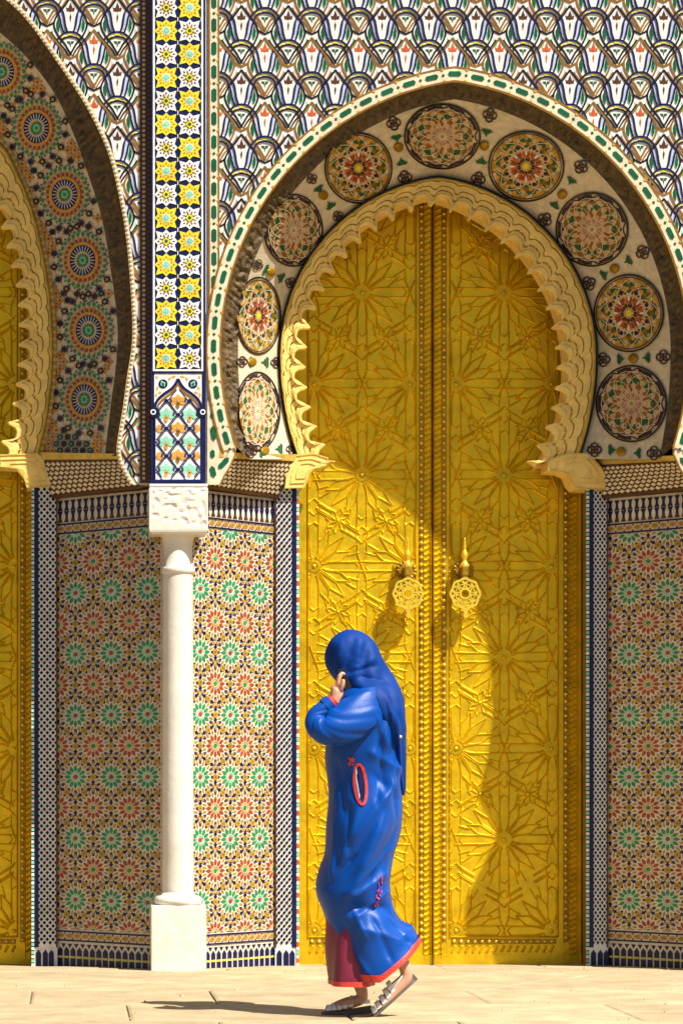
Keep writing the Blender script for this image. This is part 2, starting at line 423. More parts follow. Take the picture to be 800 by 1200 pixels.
def border_pieces(parent, path, w, fn, pitch=27.0, off=0.0, m_side='brown', h=0.016, loz='green', skip=None):
    # cream band with green lozenges, a small dot between them, brown beading on both edges
    pts = resample(path, max(3, int(length(path) / 3))); nr = normals(pts)
    b = PM()
    band = [(p[0] + n[0] * (off + w / 2), p[1] + n[1] * (off + w / 2)) for p, n in zip(pts, nr)]
    b.ribbon(band, w, 'cream', h, 0)
    for t in (0.7, w - 0.7):
        b.ribbon([(p[0] + n[0] * (off + t), p[1] + n[1] * (off + t)) for p, n in zip(pts, nr)], 1.9, m_side, h + .0022, h - .001)
    base = b.build('tile_border', parent, fn)
    n = max(2, int(round(length(band) / pitch)))
    q = resample(band, n * 2 + 1)
    extra = PM()
    for i, p in enumerate(q):
        a_, b_ = q[max(i - 1, 0)], q[min(i + 1, len(q) - 1)]
        d = math.hypot(b_[0] - a_[0], b_[1] - a_[1]); c, s = (b_[0] - a_[0]) / d, (b_[1] - a_[1]) / d
        def T(x, y): return (p[0] + x * c - y * s, p[1] + x * s + y * c)
        if skip and skip(*p): continue
        if i % 2:
            l = PM(); l.poly([T(*z) for z in ((-8, 0), (-6, -2.9), (6, -2.9), (8, 0), (6, 2.9), (-6, 2.9))], loz, h + .003, h - .001)
            l.build('lozenge_tile', base, fn)
        else:
            extra.poly([T(*z) for z in ((-2, 0), (0, -2), (2, 0), (0, 2))], loz, h + .0022, h - .001)
            for sy in (-1, 1):
                extra.poly([T(*z) for z in ((-2.6, sy * w * .42), (0, sy * w * .27), (2.6, sy * w * .42))], 'orange' if m_side == 'brown' else m_side, h + .0034, h - .001)
    o = extra.build('dot_tile', base, fn); o['kind'] = 'stuff'
    return base
def spandrel_core(name, parent, inner, outer, y0, m):
    n = len(inner)
    grid(name, [[P(u, v, y0) for u, v in inner], [P(u, v, y0) for u, v in outer]], m, parent, False)
wall_main = empty('arched_wall', 'white wall of blue tulip brocade tiles around the main horseshoe arch', 'wall')
rect_c = (532, 410)
inner = resample(A_IN, 240); outer = []
for u, v in inner:
    du, dv = u - 532, v - 410
    k = min(((292 if du > 0 else 292) / abs(du)) if du else 1e9, ((158 if dv > 0 else 900) / abs(dv)) if dv else 1e9)
    outer.append((532 + du * max(k, 1.0), 410 + dv * max(k, 1.0)))
# square off the two upper corners
spandrel_core('wall_face', wall_main, inner, outer, 0.0, 'white')
cor = PM(); cor.rect(236, -490, 828, -60, 'white', -0.0035, -0.0035); cor.build('upper_wall_face', wall_main, flat(0.0))
spandrel_motifs(wall_main, (283, 49.5), (257, -130, 808, 500), HOLE_A, 7, (-2, 11), (-3, 7))
border_pieces(wall_main, A_IN[4:-4], 17.5, flat(0.0))
border_pieces(wall_main, [(257, 372), (257, -66)], 12.5, flat(0.0), pitch=27.4, h=.010)
border_pieces(wall_main, [(820, 372), (820, -66)], 12.5, flat(0.0), pitch=27.4, h=.010)
# the foot of the border where it curls out over the impost
for sgn in (1, -1):
    f = PM()
    def X(u): return u if sgn > 0 else 1064 - u
    f.poly([(X(a), b) for a, b in ((243, 470), (262, 470), (270, 510), (276, 530), (269, 548), (258, 568), (243, 568))], 'cream', .0105)
    f.ribbon([(X(a), b) for a, b in ((258, 568), (262, 559), (269, 548), (276, 532), (272, 513))], 1.8, 'brown', .0125)
    f.poly([(X(a), b) for a, b in ((258.4, 522), (260.8, 522), (262, 536), (257, 536))], 'orange', .013)
    ft = f.build('border_foot', wall_main, flat(0.0))
    for (a, b, dx, dy, l, w) in ((250, 508, .1, 1, 9, 3), (249, 532, 0, 1, 5, 2.6), (249.5, 553, .25, 1, 7, 3.2), (262, 543, -.75, .8, 9, 3), (265, 516, .25, 1, 8, 2.6), (252, 487, .9, 0.05, 6, 4)):
        d = math.hypot(dx, dy); dx /= d; dy /= d
        z = PM(); z.poly([(X(a + dx * p - dy * q), b + dy * p + dx * q) for p, q in ((-l, 0), (-l * .6, -w), (l * .6, -w), (l, 0), (l * .6, w), (-l * .6, w))], 'green', .0145, .009)
        z.build('lozenge_tile', ft, flat(0.0))
# back and top boxes are unseen, added to stop light leaking into the recess
corep = PM()
box('back_light_block', -6, YDOOR + 0.06, -0.3, 8, YDOOR + 0.6, 8, 'core', wall_main)
box('plain_wall', P(888, 0, 0).x, 0.0, -.2, 8, YDOOR, 7.38, 'bone', wall_main)
box('top_light_block', -6, 0.02, 7.38, 8, YDOOR + 0.6, 7.9, 'core', wall_main)

# ------------------------------------------------------------------ left spandrel
wall_left = empty('arched_wall', 'strip of tulip brocade tile between the larger left arch and the star pilaster', 'wall')
li = [p for p in L_IN]
grid('wall_face', [[P(u, v, 0) for u, v in li], [P(180, v, 0) for u, v in li]], 'white', wall_left, False)
w2 = PM(); w2.rect(-760, -490, 180, -100, 'white', -.0035, -.0035); w2.build('upper_wall_face', wall_left, flat(0.0))
spandrel_motifs(wall_left, (83, 40), (-110, -75, 166, 560), HOLE_L, 3, (-4, 3), (-2, 8))
ch_ = PM(); ch_.rect(164, -75, 178.5, 566, 'darkbrown', .008)  # dark brown puts the pilaster's shade into this border's colour
v_ = -72
while v_ < 562:
    ch_.ngon(168.6, v_, 2.0, 6, 'tan', .011, .007); ch_.ngon(175, v_ + 2.7, 1.2, 4, 'brown', .010, .007); v_ += 5.5
ch_.build('shade_painted_border', wall_left, flat(0.0), kind='stuff')
bd = PM(); path = resample(L_IN[8:], int(length(L_IN[8:]) / 5.2)); nr = normals(path)
bd.ribbon([(p[0] + n[0] * 2.6, p[1] + n[1] * 2.6) for p, n in zip(path, nr)], 5.2, 'tan', .012)
for p, n in zip(path, nr): bd.dome(p[0] + n[0] * 2.6, p[1] + n[1] * 2.6, 2.2, .008, 'cream', 6, .012, 1)
bd.build('beaded_edge', wall_left, flat(0.0), kind='stuff')

# ------------------------------------------------------------------ carved brown hollow of the arches
def hollow(name, inner_pts, deep_pts, parent, y1, lumps=()):
    n = 760; a = resample(inner_pts, n); b = resample(deep_pts, n); rows = []
    K = 11
    for i in range(K):
        t = i / (K - 1); row = []
        for j in range(n):
            u = a[j][0] + (b[j][0] - a[j][0]) * t; v = a[j][1] + (b[j][1] - a[j][1]) * t
            y = y1 * sin(t * PI / 2) ** 0.8
            w = sin(PI * min(1, max(0, t)))
            y -= w * (0.034 * abs(noise.noise((u * .10, v * .10, 3.1))) + 0.020 * noise.noise((u * .28, v * .28, 7.7)))
            for lu, lv in lumps: y -= .018 * math.exp(-((u - lu) ** 2 + (v - lv) ** 2) / 90) * w ** .4
            if i == 0: y = 0.0
            row.append(P(u, v, y))
        rows.append(row)
    return grid(name, rows, 'wood', parent)
arch_main = empty('horseshoe_arch', 'cream medallion band and carved brown hollow inside the main arch', 'arch', group='arches with mosaic bands')
arch_left = empty('horseshoe_arch', 'band of concentric mosaic rosettes inside the larger left arch', 'arch', group='arches with mosaic bands')
hollow('carved_hollow', A_IN[4:-4], B_OUT, arch_main, YB, [(286, 304), (272, 424), (352, 203), (455, 136), (583, 134), (688, 199), (753, 300), (783, 424)])
hollow('carved_hollow', L_IN[:-12], L_B, arch_left, YB, [(72, 118), (112, 210), (140, 318), (142, 440)])

def band_map(out_pts, in_pts, c, y0, y1):
    po, pi = PolarUp(out_pts, c), PolarUp(in_pts, c)
    def T(u, v):
        r = math.hypot(u - c[0], v - c[1]); ro, ri = po.r(u, v), pi.r(u, v)
        return (ro - r) / (ro - ri)
    def fn(u, v, h):
        t = min(1.15, max(-.15, T(u, v)))
        return P(u, v, y0 + (y1 - y0) * t - h)
    return T, fn
n = 160
TM, FM = band_map(B_OUT, S_OUT, (520, 430), YB, YST)
TL, FLb = band_map(L_B, L_S, (-316, 390), YB, YST)
def band_ground(po, pi, parent, m, fn):
    a = resample(po, 330); b = resample(pi, 330)
    rows = []
    for i in range(31):
        t = i / 30
        rows.append([fn(a[j][0] + (b[j][0] - a[j][0]) * t, a[j][1] + (b[j][1] - a[j][1]) * t, -.006) for j in range(330)])
    return grid('band_ground', rows, m, parent)
band_ground(B_OUT, S_OUT, arch_main, 'cream', FM)
band_ground(L_B, L_S, arch_left, 'cream', FLb)

# ---- medallions
def medallion(cx, cy, rx, ry, kind, keep):
    k = PM()
    def ad(f): return f
    e = lambda r, a: (cx + rx * r * cos(a), cy + ry * r * sin(a))
    k.ring(cx, cy, rx, ry, 1.7, 'black', .006, 0, 44)
    ringc = ('mustard', 'brown', 'navy', 'tan', 'brown', 'green', 'mustard') if kind == 1 else ('mustard', 'brick_red', 'tan', 'brown', 'green', 'brown', 'darkbrown')
    for q in range(7):
        r0, r1 = q / 7 * .96, (q + 1) / 7 * .96
        for i in range(28):
            a0, a1 = 2 * PI * i / 28, 2 * PI * (i + 1) / 28
            k.poly([(cx + rx * r_ * cos(z), cy + ry * r_ * sin(z)) for r_, z in ((r0, a0), (r1, a0), (r1, a1), (r0, a1))] if q else [(cx, cy), (cx + rx * r1 * cos(a0), cy + ry * r1 * sin(a0)), (cx + rx * r1 * cos(a1), cy + ry * r1 * sin(a1))], ringc[q] if (i + q) % 3 else 'tan', .0026)
    def kt(a, r0, r1, r2, hw, m, h):
        ca, sa = cos(a), sin(a)
        k.poly([(cx + rx * (p * ca - q * sa), cy + ry * (p * sa + q * ca)) for p, q in ((r0, 0), (r1, -hw), (r2, 0), (r1, hw))], m, h)
    def hexa(a, r, s, m, h, n=6, el=1.0):
        x, y = e(r, a); k.poly([(x + rx * s * (cos(z + a) * el), y + ry * s * sin(z + a)) for z in (2 * PI * i / n for i in range(n))], m, h)
    if kind == 1:
        k.ring(cx, cy, rx * .93, ry * .93, 1.0, 'navy', .0052, 0, 40)
        for i in range(8): kt(2 * PI * i / 8, 0.0, .05, .11, .035, 'yellow', .005 + .0001 * i)
        for i in range(16):
            a = 2 * PI * i / 16
            kt(a, .13, .19, .25, .032, 'navy' if i % 2 else 'black', .0045)
            kt(a + PI / 16, .18, .34, .47, .040, 'red' if i % 2 else 'brick_red', .0048)
            kt(a, .28, .38, .46, .034, 'brick_red' if i % 2 else 'white', .0042)
        for i in range(16):
            a = 2 * PI * i / 16
            hexa(a, .56, .062, 'green' if i % 2 == 0 else 'navy', .0046)
            hexa(a + PI / 16, .52, .036, 'black', .0044, 4)
            hexa(a + PI / 16, .66, .066, 'orange' if i % 2 else 'mustard', .0046)
            hexa(a, .70, .046, 'black' if i % 2 else 'brown', .0044, 5)
            hexa(a, .81, .062, 'orange' if i % 2 else 'mustard', .0046, 5)
            hexa(a + PI / 16, .79, .044, 'navy' if i % 2 else 'green', .0048, 4)
            hexa(a + PI / 16, .885, .030, 'brown', .0044, 4)
        for i in range(8):
            a = 2 * PI * i / 8
            pts = [e(.50 + .36 * abs(t), a + t * PI / 4.4) for t in (-1, -.75, -.5, -.25, 0, .25, .5, .75, 1)]
            k.ribbon(pts, .8, 'cream', .0056 + .00015 * i, .003)
    else:
        for i in range(16):
            a = 2 * PI * i / 16
            x, y = e(.90, a)
            k.ribbon([e(.955 - .085 * sin(PI * t), a + (t - .5) * 2 * PI / 16) for t in (0, .2, .4, .6, .8, 1)], 1.5, 'navy', .0058, .003)
            hexa(a, .80, .045, 'navy' if i % 4 == 0 else 'green' if i % 4 == 2 else 'brown', .0046, 5)
        for i in range(10):
            a = 2 * PI * i / 10
            hexa(a, .22, .042, 'red', .0046, 5); kt(a + PI / 10, .30, .38, .44, .05, 'brick_red', .0046)
            hexa(a, .44, .05, 'red', .0048, 4)
            hexa(a + PI / 10, .56, .05, 'green' if i % 2 else 'orange', .0046, 4); hexa(a, .60, .042, 'brown', .0046, 4)
            hexa(a + PI / 10, .70, .035, 'mustard', .0046, 4)
        hexa(0, 0, .06, 'mustard', .0046, 8)
        for i in range(14):
            a = 2 * PI * i / 14; x0, y0 = e(.46, a)
            pts = [(x0 + rx * .40 * cos(z), y0 + ry * .40 * sin(z)) for z in (2 * PI * q / 18 for q in range(18))]
            k.ribbon(pts, 0.75, 'cream', .0052 + .00012 * i, .004, True)
    return k.moved(0, 0, keep=keep)
MED = [(302, 482, 26, 46, 2), (303, 370, 26, 45, 1), (344, 270, 34, 42, 2), (420, 197, 39, 41, 1), (518, 160, 44, 38, 2),
       (616, 195, 44, 41, 1), (693, 269, 42, 43, 2), (736, 367, 40.5, 45, 1), (739, 473, 41, 44.5, 2)]
for cx, cy, rx, ry, kd in MED:
    medallion(cx, cy, rx, ry, kd, lambda u, v: TM(u, v) > -.02).build('medallion', arch_main, FM)
def knot(k, u, v, a, s=1.0):
    for i, (dx, dy) in enumerate(((-2.4, 0), (2.4, 0), (0, 2.4), (0, -2.4))):
        pts = []
        for z in range(8):
            t = 2 * PI * z / 8; x, y = dx + 3.0 * cos(t), dy + 3.0 * sin(t)
            pts.append((u + s * (x * cos(a) - y * sin(a)), v + s * (x * sin(a) + y * cos(a))))
        k.ribbon(pts, 1.15 * s, 'navy' if i < 2 else 'darkbrown', .0030 + .0006 * i, 0, True)
STUD = [(318, 319), (296, 424), (311, 528), (379, 229), (467, 173), (567, 171), (658, 228), (719, 315), (741, 420), (727, 529)]
for u, v in STUD:
    du, dv = u - 520, v - 430; r = math.hypot(du, dv); du /= r; dv /= r
    po, pi_ = PolarUp(B_OUT, (520, 430)).r(u, v), PolarUp(S_OUT, (520, 430)).r(u, v)
    low = v > 500
    if low: du, dv, po, pi_ = (1 if u > 520 else -1), 0, 0, 0
    for t, what in ((.10, 'k'), (.30, 'l'), (.70, 'l'), (.91, 'k')):
        if low:
            x = (289 + (347 - 289) * t) if u < 520 else (774 - (774 - 688) * t); y = v + (2 if t < .5 else -2)
        else:
            rr = po + (pi_ - po) * t; x, y = 520 + du * rr, 430 + dv * rr
        k = PM()
        if what == 'k':
            knot(k, x, y, math.atan2(dv, du), 1.5 if u > 400 else 1.15); k.build('knot_motif', arch_main, FM)
        else:
            ang = math.atan2(dv, du) + (0 if t > .5 else PI)
            for i in range(5):
                b = ang + (i - 2) * .62; l = (7.4, 6.4, 9.0, 6.4, 7.4)[i]
                k.kite(x - 1.5 * cos(ang), y - 1.5 * sin(ang), b, 0, l * .55, l, 1.8, 'green', .003 + .0004 * i)
            k.build('leaf_motif', arch_main, FM)
    b = PM(); b.dome(u, v, 5.8 if u > 350 else 5.2, .025, 'brass_dark', 12, 0, 4); b.build('brass_stud', arch_main, FM, True)
# ---- concentric rosettes of the left arch
def concentric(cx, cy, rx, ry):
    k = PM()
    def e(r, a): return (cx + rx * r * cos(a), cy + ry * r * sin(a))
    def hx(r, a, s, m, h, n=5): x, y = e(r, a); k.poly([(x + rx * s * cos(z + a), y + ry * s * sin(z + a)) for z in (2 * PI * i / n for i in range(n))], m, h)
    k.ngon(cx, cy, rx * .22, 16, 'rosette_green', .004, 0, 0, ry * .22)
    for i in range(8): hx(.11, i * PI / 4, .05, 'mint', .0055, 4)
    k.ring(cx, cy, rx * .29, ry * .29, 2.2, 'tan', .0045, 0, 24)
    k.ring(cx, cy, rx * .42, ry * .42, 7.2, 'navy', .0035, 0, 24)
    for i in range(24):
        a = 2 * PI * i / 24
        k.ribbon([e(.33, a), e(.51, a)], 1.1, 'lavender', .005)
    k.ring(cx, cy, rx * .60, ry * .60, 3.4, 'orange', .004, 0, 28)
    for i in range(24):
        a = 2 * PI * (i + .5) / 24
        hx(.72, a, .072, 'brick_red', .0045); hx(.83, a + .13, .060, 'orange', .0045, 4)
    for i in range(28):
        a = 2 * PI * i / 28
        hx(.94, a, .078, 'rosette_green', .0045); hx(1.04, a + .11, .042, 'violet', .0045, 4)
    return k
LR = [(99, 468), (104, 387), (97, 305), (76, 228), (43, 150), (2, 84), (-52, 40), (-118, 8)]
def star8(k, u, v, r, c1, c2, h=.004):
    for a in (0, PI / 4):
        k.ngon(u, v, r, 4, c1, h + (.0004 if a else 0), 0, a)
    k.ngon(u, v, r * .42, 8, c2, h + .0012)
for cx, cy in LR: concentric(cx, cy, 28, 33).build('rosette', arch_left, FLb)
fill = PM(); rs = random.Random(5)
for i in range(-20, 24):
    for j in range(-8, 68):
        u = i * 8.8 + (4.4 if j % 2 else 0); v = j * 8.0
        t = TL(u, v)
        if not (0.05 < t < .95) or v > 531 or v < -60: continue
        d = min(math.hypot((u - a) / 28, (v - b) / 33) for a, b in LR)
        if d < 1.36: continue
        if (t < .2 or t > .80) and d > 1.28:
            star8(fill, u, v, 4.0, 'orange', 'brick_red')
            for q in range(4): fill.ngon(u + 4.6 * cos(q * PI / 2), v + 4.4 * sin(q * PI / 2), 1.0, 4, 'brick_red', .003)
        else:
            star8(fill, u, v, 4.1, 'navy' if (i + j) % 3 else 'violet', 'black' if (i + j) % 2 else 'rosette_green')
            for q in range(4): fill.ngon(u + 4.6 * cos(q * PI / 2 + PI / 4), v + 4.4 * sin(q * PI / 2 + PI / 4), 1.1, 4, 'rosette_green' if q % 2 else 'mustard', .003)
for a, b in LR:
    for i in range(16):
        z = 2 * PI * (i + .5) / 16; u, v = a + 28 * 1.22 * cos(z), b + 33 * 1.22 * sin(z)
        if not (0.03 < TL(u, v) < .97) or v > 531 or min(math.hypot((u - c) / 28, (v - d) / 33) for c, d in LR if (c, d) != (a, b)) < 1.2: continue
        star8(fill, u, v, 4.3, 'navy' if i % 2 else 'violet', 'mustard' if i % 2 else 'black', .0042 + .00015 * i)
        for q in range(4): fill.ngon(u + 5.2 * cos(q * PI / 2 + z), v + 5.2 * sin(q * PI / 2 + z), 1.3, 4, 'orange' if q % 2 else 'rosette_green', .0034)
fill.build('mosaic_filling', arch_left, FLb, kind='stuff')
# stepped edging beside the stucco
def edging(pts, parent, y, m, w=4.2):
    p = resample(pts, int(length(pts) / 4)); nr = normals(p); k = PM()
    for i in range(len(p) - 1):
        if i % 2 == 0: continue
        a, b = p[i], p[i + 1]
        k.poly([(a[0] + nr[i][0] * 0, a[1] + nr[i][1] * 0), (b[0], b[1]), (b[0] + nr[i + 1][0] * w, b[1] + nr[i + 1][1] * w), (a[0] + nr[i][0] * w, a[1] + nr[i][1] * w)], m, .012)
    k.ribbon([(q[0] + n_[0] * w / 2, q[1] + n_[1] * w / 2) for q, n_ in zip(p, nr)], w, 'stucco_yellow', .008)
    k.build('notched_edging', parent, flat(y), kind='stuff')
edging(L_S, arch_left, YST - .02, 'mustard')
ln = PM(); ln.ribbon([(p[0] + q[0] * 1.0, p[1] + q[1] * 1.0) for p, q in zip(resample(S_OUT, 200), normals(resample(S_OUT, 200)))], 1.6, 'black', .012)
ln.build('dark_outline', arch_main, flat(YST - .01))

# ------------------------------------------------------------------ scalloped stucco arches
def scalloped(label, so, st, name_group, corbels):
    root = empty('scalloped_arch', label, 'arch', group='scalloped stucco arches')
    L = length(st); nl = int(round(L / 23.3)); per = 24; n = nl * per + 1
    tip = resample(st, n); nr = normals(tip); oc = resample(so, n)
    def lobe(f):
        f = f % 1.0; d = abs(f - .5) * 2           # 0 in the middle of a lobe, 1 at the tip
        if d > .84: return 0.0
        return (1 - (d / .84) ** 2.8) ** 0.5
    prof = [(0, .455, 0), (.02, .405, 0), (.07, .392, 0), (.125, .405, 0), (.14, .418, 0), (.17, .408, 1), (.40, .408, 1), (.425, .424, 1), (.455, .407, 1), (.62, .407, 1), (.66, .424, 1), (.70, .405, 1), (.80, .402, 1), (.84, .394, 1), (.97, .394, 1), (1, .402, 1)]
    rows = []; mr = []
    for t, y, mi in prof:
        row = []
        for j in range(n):
            f = (j % per) / per; d = 13.5 * lobe(f)
            iu, iv = tip[j][0] + nr[j][0] * d, tip[j][1] + nr[j][1] * d
            yy = y - .45 + YST
            if .63 < t < .68 and 0.36 < (f * 4) % 1 < .64: yy = YST - .043
            yy += .003 * noise.noise((iu * .2, iv * .2, t * 9))
            row.append(P(oc[j][0] + (iu - oc[j][0]) * t, oc[j][1] + (iv - oc[j][1]) * t, yy))
        rows.append(row); mr.append(mi)
    grid('face', rows, ['stucco_yellow', 'stucco'], root, False, mats_by_row=mr)
    sof = []
    for dy, kk in ((0, 0), (.006, 0), (.035, 0), (.042, 1), (.10, 1), (.20, 1)):
        row = []
        for j in range(n):
            d = 13.5 * lobe((j % per) / per) * (1 - kk) + 12.0 * kk
            p = P(tip[j][0] + nr[j][0] * d, tip[j][1] + nr[j][1] * d, YST - .048); p.y += dy; row.append(p)
        sof.append(row)
    grid('soffit', sof, 'stucco', root, False)
    grid('back_face', [sof[-1], [P(q[0], q[1], YST + .152) for q in oc]], 'stucco', root, False)
    for poly in corbels:
        k = PM(); k.poly(poly, 'stucco', .055, -.20)
        k.ribbon(poly, 1.6, 'stucco_yellow', .060, .05, True)
        cu_, cv_ = sum(p[0] for p in poly) / len(poly), sum(p[1] for p in poly) / len(poly)
        for f_ in (.72, .45): k.ribbon([(cu_ + (p[0] - cu_) * f_, cv_ + (p[1] - cv_) * f_) for p in poly], 1.1, 'stucco', .059 + .002 * f_, .05, True)
        k.build('corbel', root, flat(YST))
    return root
scalloped('gold stucco scalloped arch over the main brass doors', S_OUT, S_TIP, None,
          [[(345, 535), (366, 533), (383, 538), (381, 547), (368, 549), (361, 556), (358, 567), (355, 572), (333, 573), (335, 560), (340, 546)],
           [(686, 533), (662, 533), (640, 541), (640, 552), (655, 553), (664, 557), (668, 567), (673, 573), (706, 575), (708, 562), (702, 550), (694, 541)]])
scalloped('gold stucco scalloped arch at the left edge of the picture', L_S, L_T, None,
          [[(-10, 535), (44, 533), (56, 543), (62, 558), (63, 571), (32, 572), (29, 560), (20, 549), (-10, 546)]])

# ------------------------------------------------------------------ dado walls, splayed at 45 degrees
def rosette12(c1, c2, ring):
    k = PM()
    k.ngon(0, 0, 2.7, 8, c2, .003)
    k.ring(0, 0, 4.9, 4.9, 1.5, ring, .0026, 0, 16)
    for i in range(12):
        a = i * PI / 6
        k.kite(0, 0, a, 6.8, 10.4, 14.2, 2.0, c1, .0032, hw0=1.1)
        k.poly([(r * cos(a + w), r * sin(a + w)) for r, w in ((15.8, -.07), (19.8, -.10), (19.8, .10), (15.8, .07))], 'navy' if i % 2 == 0 else 'violet', .003)
        b = a + PI / 12
        k.kite(0, 0, b, 13.0, 16.2, 19.6, 1.5, 'mustard', .0028)
    # pieces shared with the neighbours
    for (ex, ey) in ((22, 0), (11, 18.25), (-11, 18.25)):
        a = math.atan2(ey, ex)
        k.ngon(ex, ey, 4.0, 6, 'mustard', .0034, 0, a); k.ngon(ex, ey, 1.3, 6, 'brown', .0042)
        for s in (-1, 1):
            px, py = ex - sin(a) * 6.2 * s, ey + cos(a) * 6.2 * s
            k.ngon(px, py, 2.5, 4, 'navy', .0036, 0, a)
            k.ngon(px - sin(a) * 2.7 * s, py + cos(a) * 2.7 * s, 1.3, 4, 'navy', .0034, 0, a + PI / 4)
    for (tx, ty) in ((22, 12.2), (0, 24.3)):
        for i in range(3):
            a = PI / 2 + i * 2 * PI / 3 + (PI if ty > 20 else 0)
            k.kite(tx, ty, a, .8, 3.2, 6.2, 2.2, 'mustard', .0038)
    return k
RED, GRN = rosette12('brick_red', 'rosette_green', 'orange'), rosette12('rosette_green', 'brick_red', 'mint')
SD = 217.0
def zz(v): return CAMZ - (v - VZ) / SD
def floc(u, v, h): return (u / 220.0, -h, zz(v))
def dado(label, origin, rz, W, k, red0, flip=False):
    """W: width in units along the wall; k: stretch of the pattern; red0: a red rosette's place along the wall"""
    root = empty('tiled_wall', label, 'wall', origin, rz, group='rosette tile walls')
    g = PM(); g.rect(-2, 560, W + 2, 1150, 'bone', 0.0, 0.0); g.build('wall_face', root, floc)
    pu, pv = 44 * k, 73.0
    R = (0.4, 618.5, W - 0.4, 1092)
    meR = RED.moved(0, 0, k, 1).mesh('rosette', lambda u, v, h: (u / 220, -h, -v / SD)); meG = GRN.moved(0, 0, k, 1).mesh('rosette', lambda u, v, h: (u / 220, -h, -v / SD))
    for i in range(-9, 12):
        for j in range(-1, 8):
            for src, me, cu, cv in ((RED, meR, red0 + i * pu, 655 + j * pv), (GRN, meG, red0 + (i + .5) * pu, 691.5 + (j - 1) * pv)):
                if cu + 29 * k < R[0] or cu - 29 * k > R[2] or cv + 31 < R[1] or cv - 21 > R[3]: continue
                if cu - 22 * k > R[0] and cu + 29 * k < R[2] and cv - 21 > R[1] and cv + 31 < R[3]:
                    link('rosette', me, root, (cu / 220, 0, zz(cv)))
                else:
                    q = src.moved(cu, cv, k, 1, rect=R)
                    if len(q.p) > 2: q.build('rosette', root, floc)
    # frieze of interlocking tees above, chain bands, arrow skirting below
    f = PM(); f.rect(0, 574, W, 577, 'darkbrown', .006)
    n = int(W / (7.6 * k)); st = W / n
    for i in range(n):
        x = (i + .5) * st
        for (v0, v1, up) in ((580, 592, 1), (592.6, 606, -1)):
            c = .5 * (v0 + v1); a = st * .38; b = st * .17
            f.poly([(x - a, v0), (x + a, v0), (x + b, c - 2), (x - b, c - 2)], 'navy', .003)
            f.rect(x - b, c - 2, x + b, c + 2, 'navy', .003)
            f.poly([(x - b, c + 2), (x + b, c + 2), (x + a, v1), (x - a, v1)], 'darkbrown' if up < 0 else 'navy', .003)
    f.build('tee_frieze', root, floc, kind='stuff')
    for v0 in (607.5, 1094):
        c = PM(); c.rect(0, v0, W, v0 + 1.9, 'navy', .005); c.rect(0, v0 + 10.6, W, v0 + 12.5, 'navy', .005)
        n = int(W / (9.6 * k)); st = W / n
        for i in range(n):
            x = (i + .5) * st
            c.poly([(x - st * .44, v0 + 6.2), (x - st * .2, v0 + 3.6), (x + st * .2, v0 + 3.6), (x + st * .44, v0 + 6.2), (x + st * .2, v0 + 8.8), (x - st * .2, v0 + 8.8)], 'mustard', .0032)
            c.ngon(x, v0 + 6.2, 1.2, 6, 'brown', .0044)
            for d in (3.2, 9.2): c.ngon(x + st * .5, v0 + d, 1.5, 4, 'brick_red', .003)
        c.build('chain_band', root, floc, kind='stuff')
    a = PM(); n = int(W / (7.6 * k)); st = W / n
    for i in range(n):
        x = (i + .5) * st
        a.poly([(x - st * .36, 1117.5), (x, 1113.5), (x + st * .36, 1117.5), (x + st * .36, 1124), (x - st * .36, 1124)], 'navy', .003)
        a.rect(x - st * .36, 1126.8, x + st * .36, 1150, 'navy', .003); a.rect(x - st * .30, 1124.3, x + st * .30, 1126.5, 'yellow', .0028)
        a.poly([(x + st * .16, 1109.5), (x + st * .84, 1109.5), (x + st * .5, 1114.5)], 'navy', .0026)
    a.build('arrow_skirting', root, floc, kind='stuff')
    return root
def deep_x(px): return (px - VX) / S(YST)
A50, A47 = radians(50), radians(47)
W50, W47 = YST / sin(A50) * 220, YST / sin(A47) * 220
xl, xr, xk = deep_x(322), deep_x(711), deep_x(67.5)
xlf, xrf, xkf = xl - YST / math.tan(A50), xr + YST / math.tan(A50), xk + YST / math.tan(A47)
dado('sunlit tiled wall between the white marble column and the brass doors', (xlf, 0, 0), A50, W50, .267 * 220 / 44, .24 * 220)
dado('shaded tiled wall right of the brass doors', (xr, YST, 0), -A50, W50, .265 * 220 / 44, .022 * 220)
dado('shaded tiled wall left of the white marble column', (xk, YST, 0), -A47, W47, .282 * 220 / 44, .289 * 220)
dado('flat tiled pier directly behind the white marble column', (xkf, 0, 0), 0, (xlf - xkf) * 220, 50 / 44, 12)
dado('flat tiled pier beyond the right edge of the picture', (xrf, 0, 0), 0, .20 * 220, 50 / 44, 20)
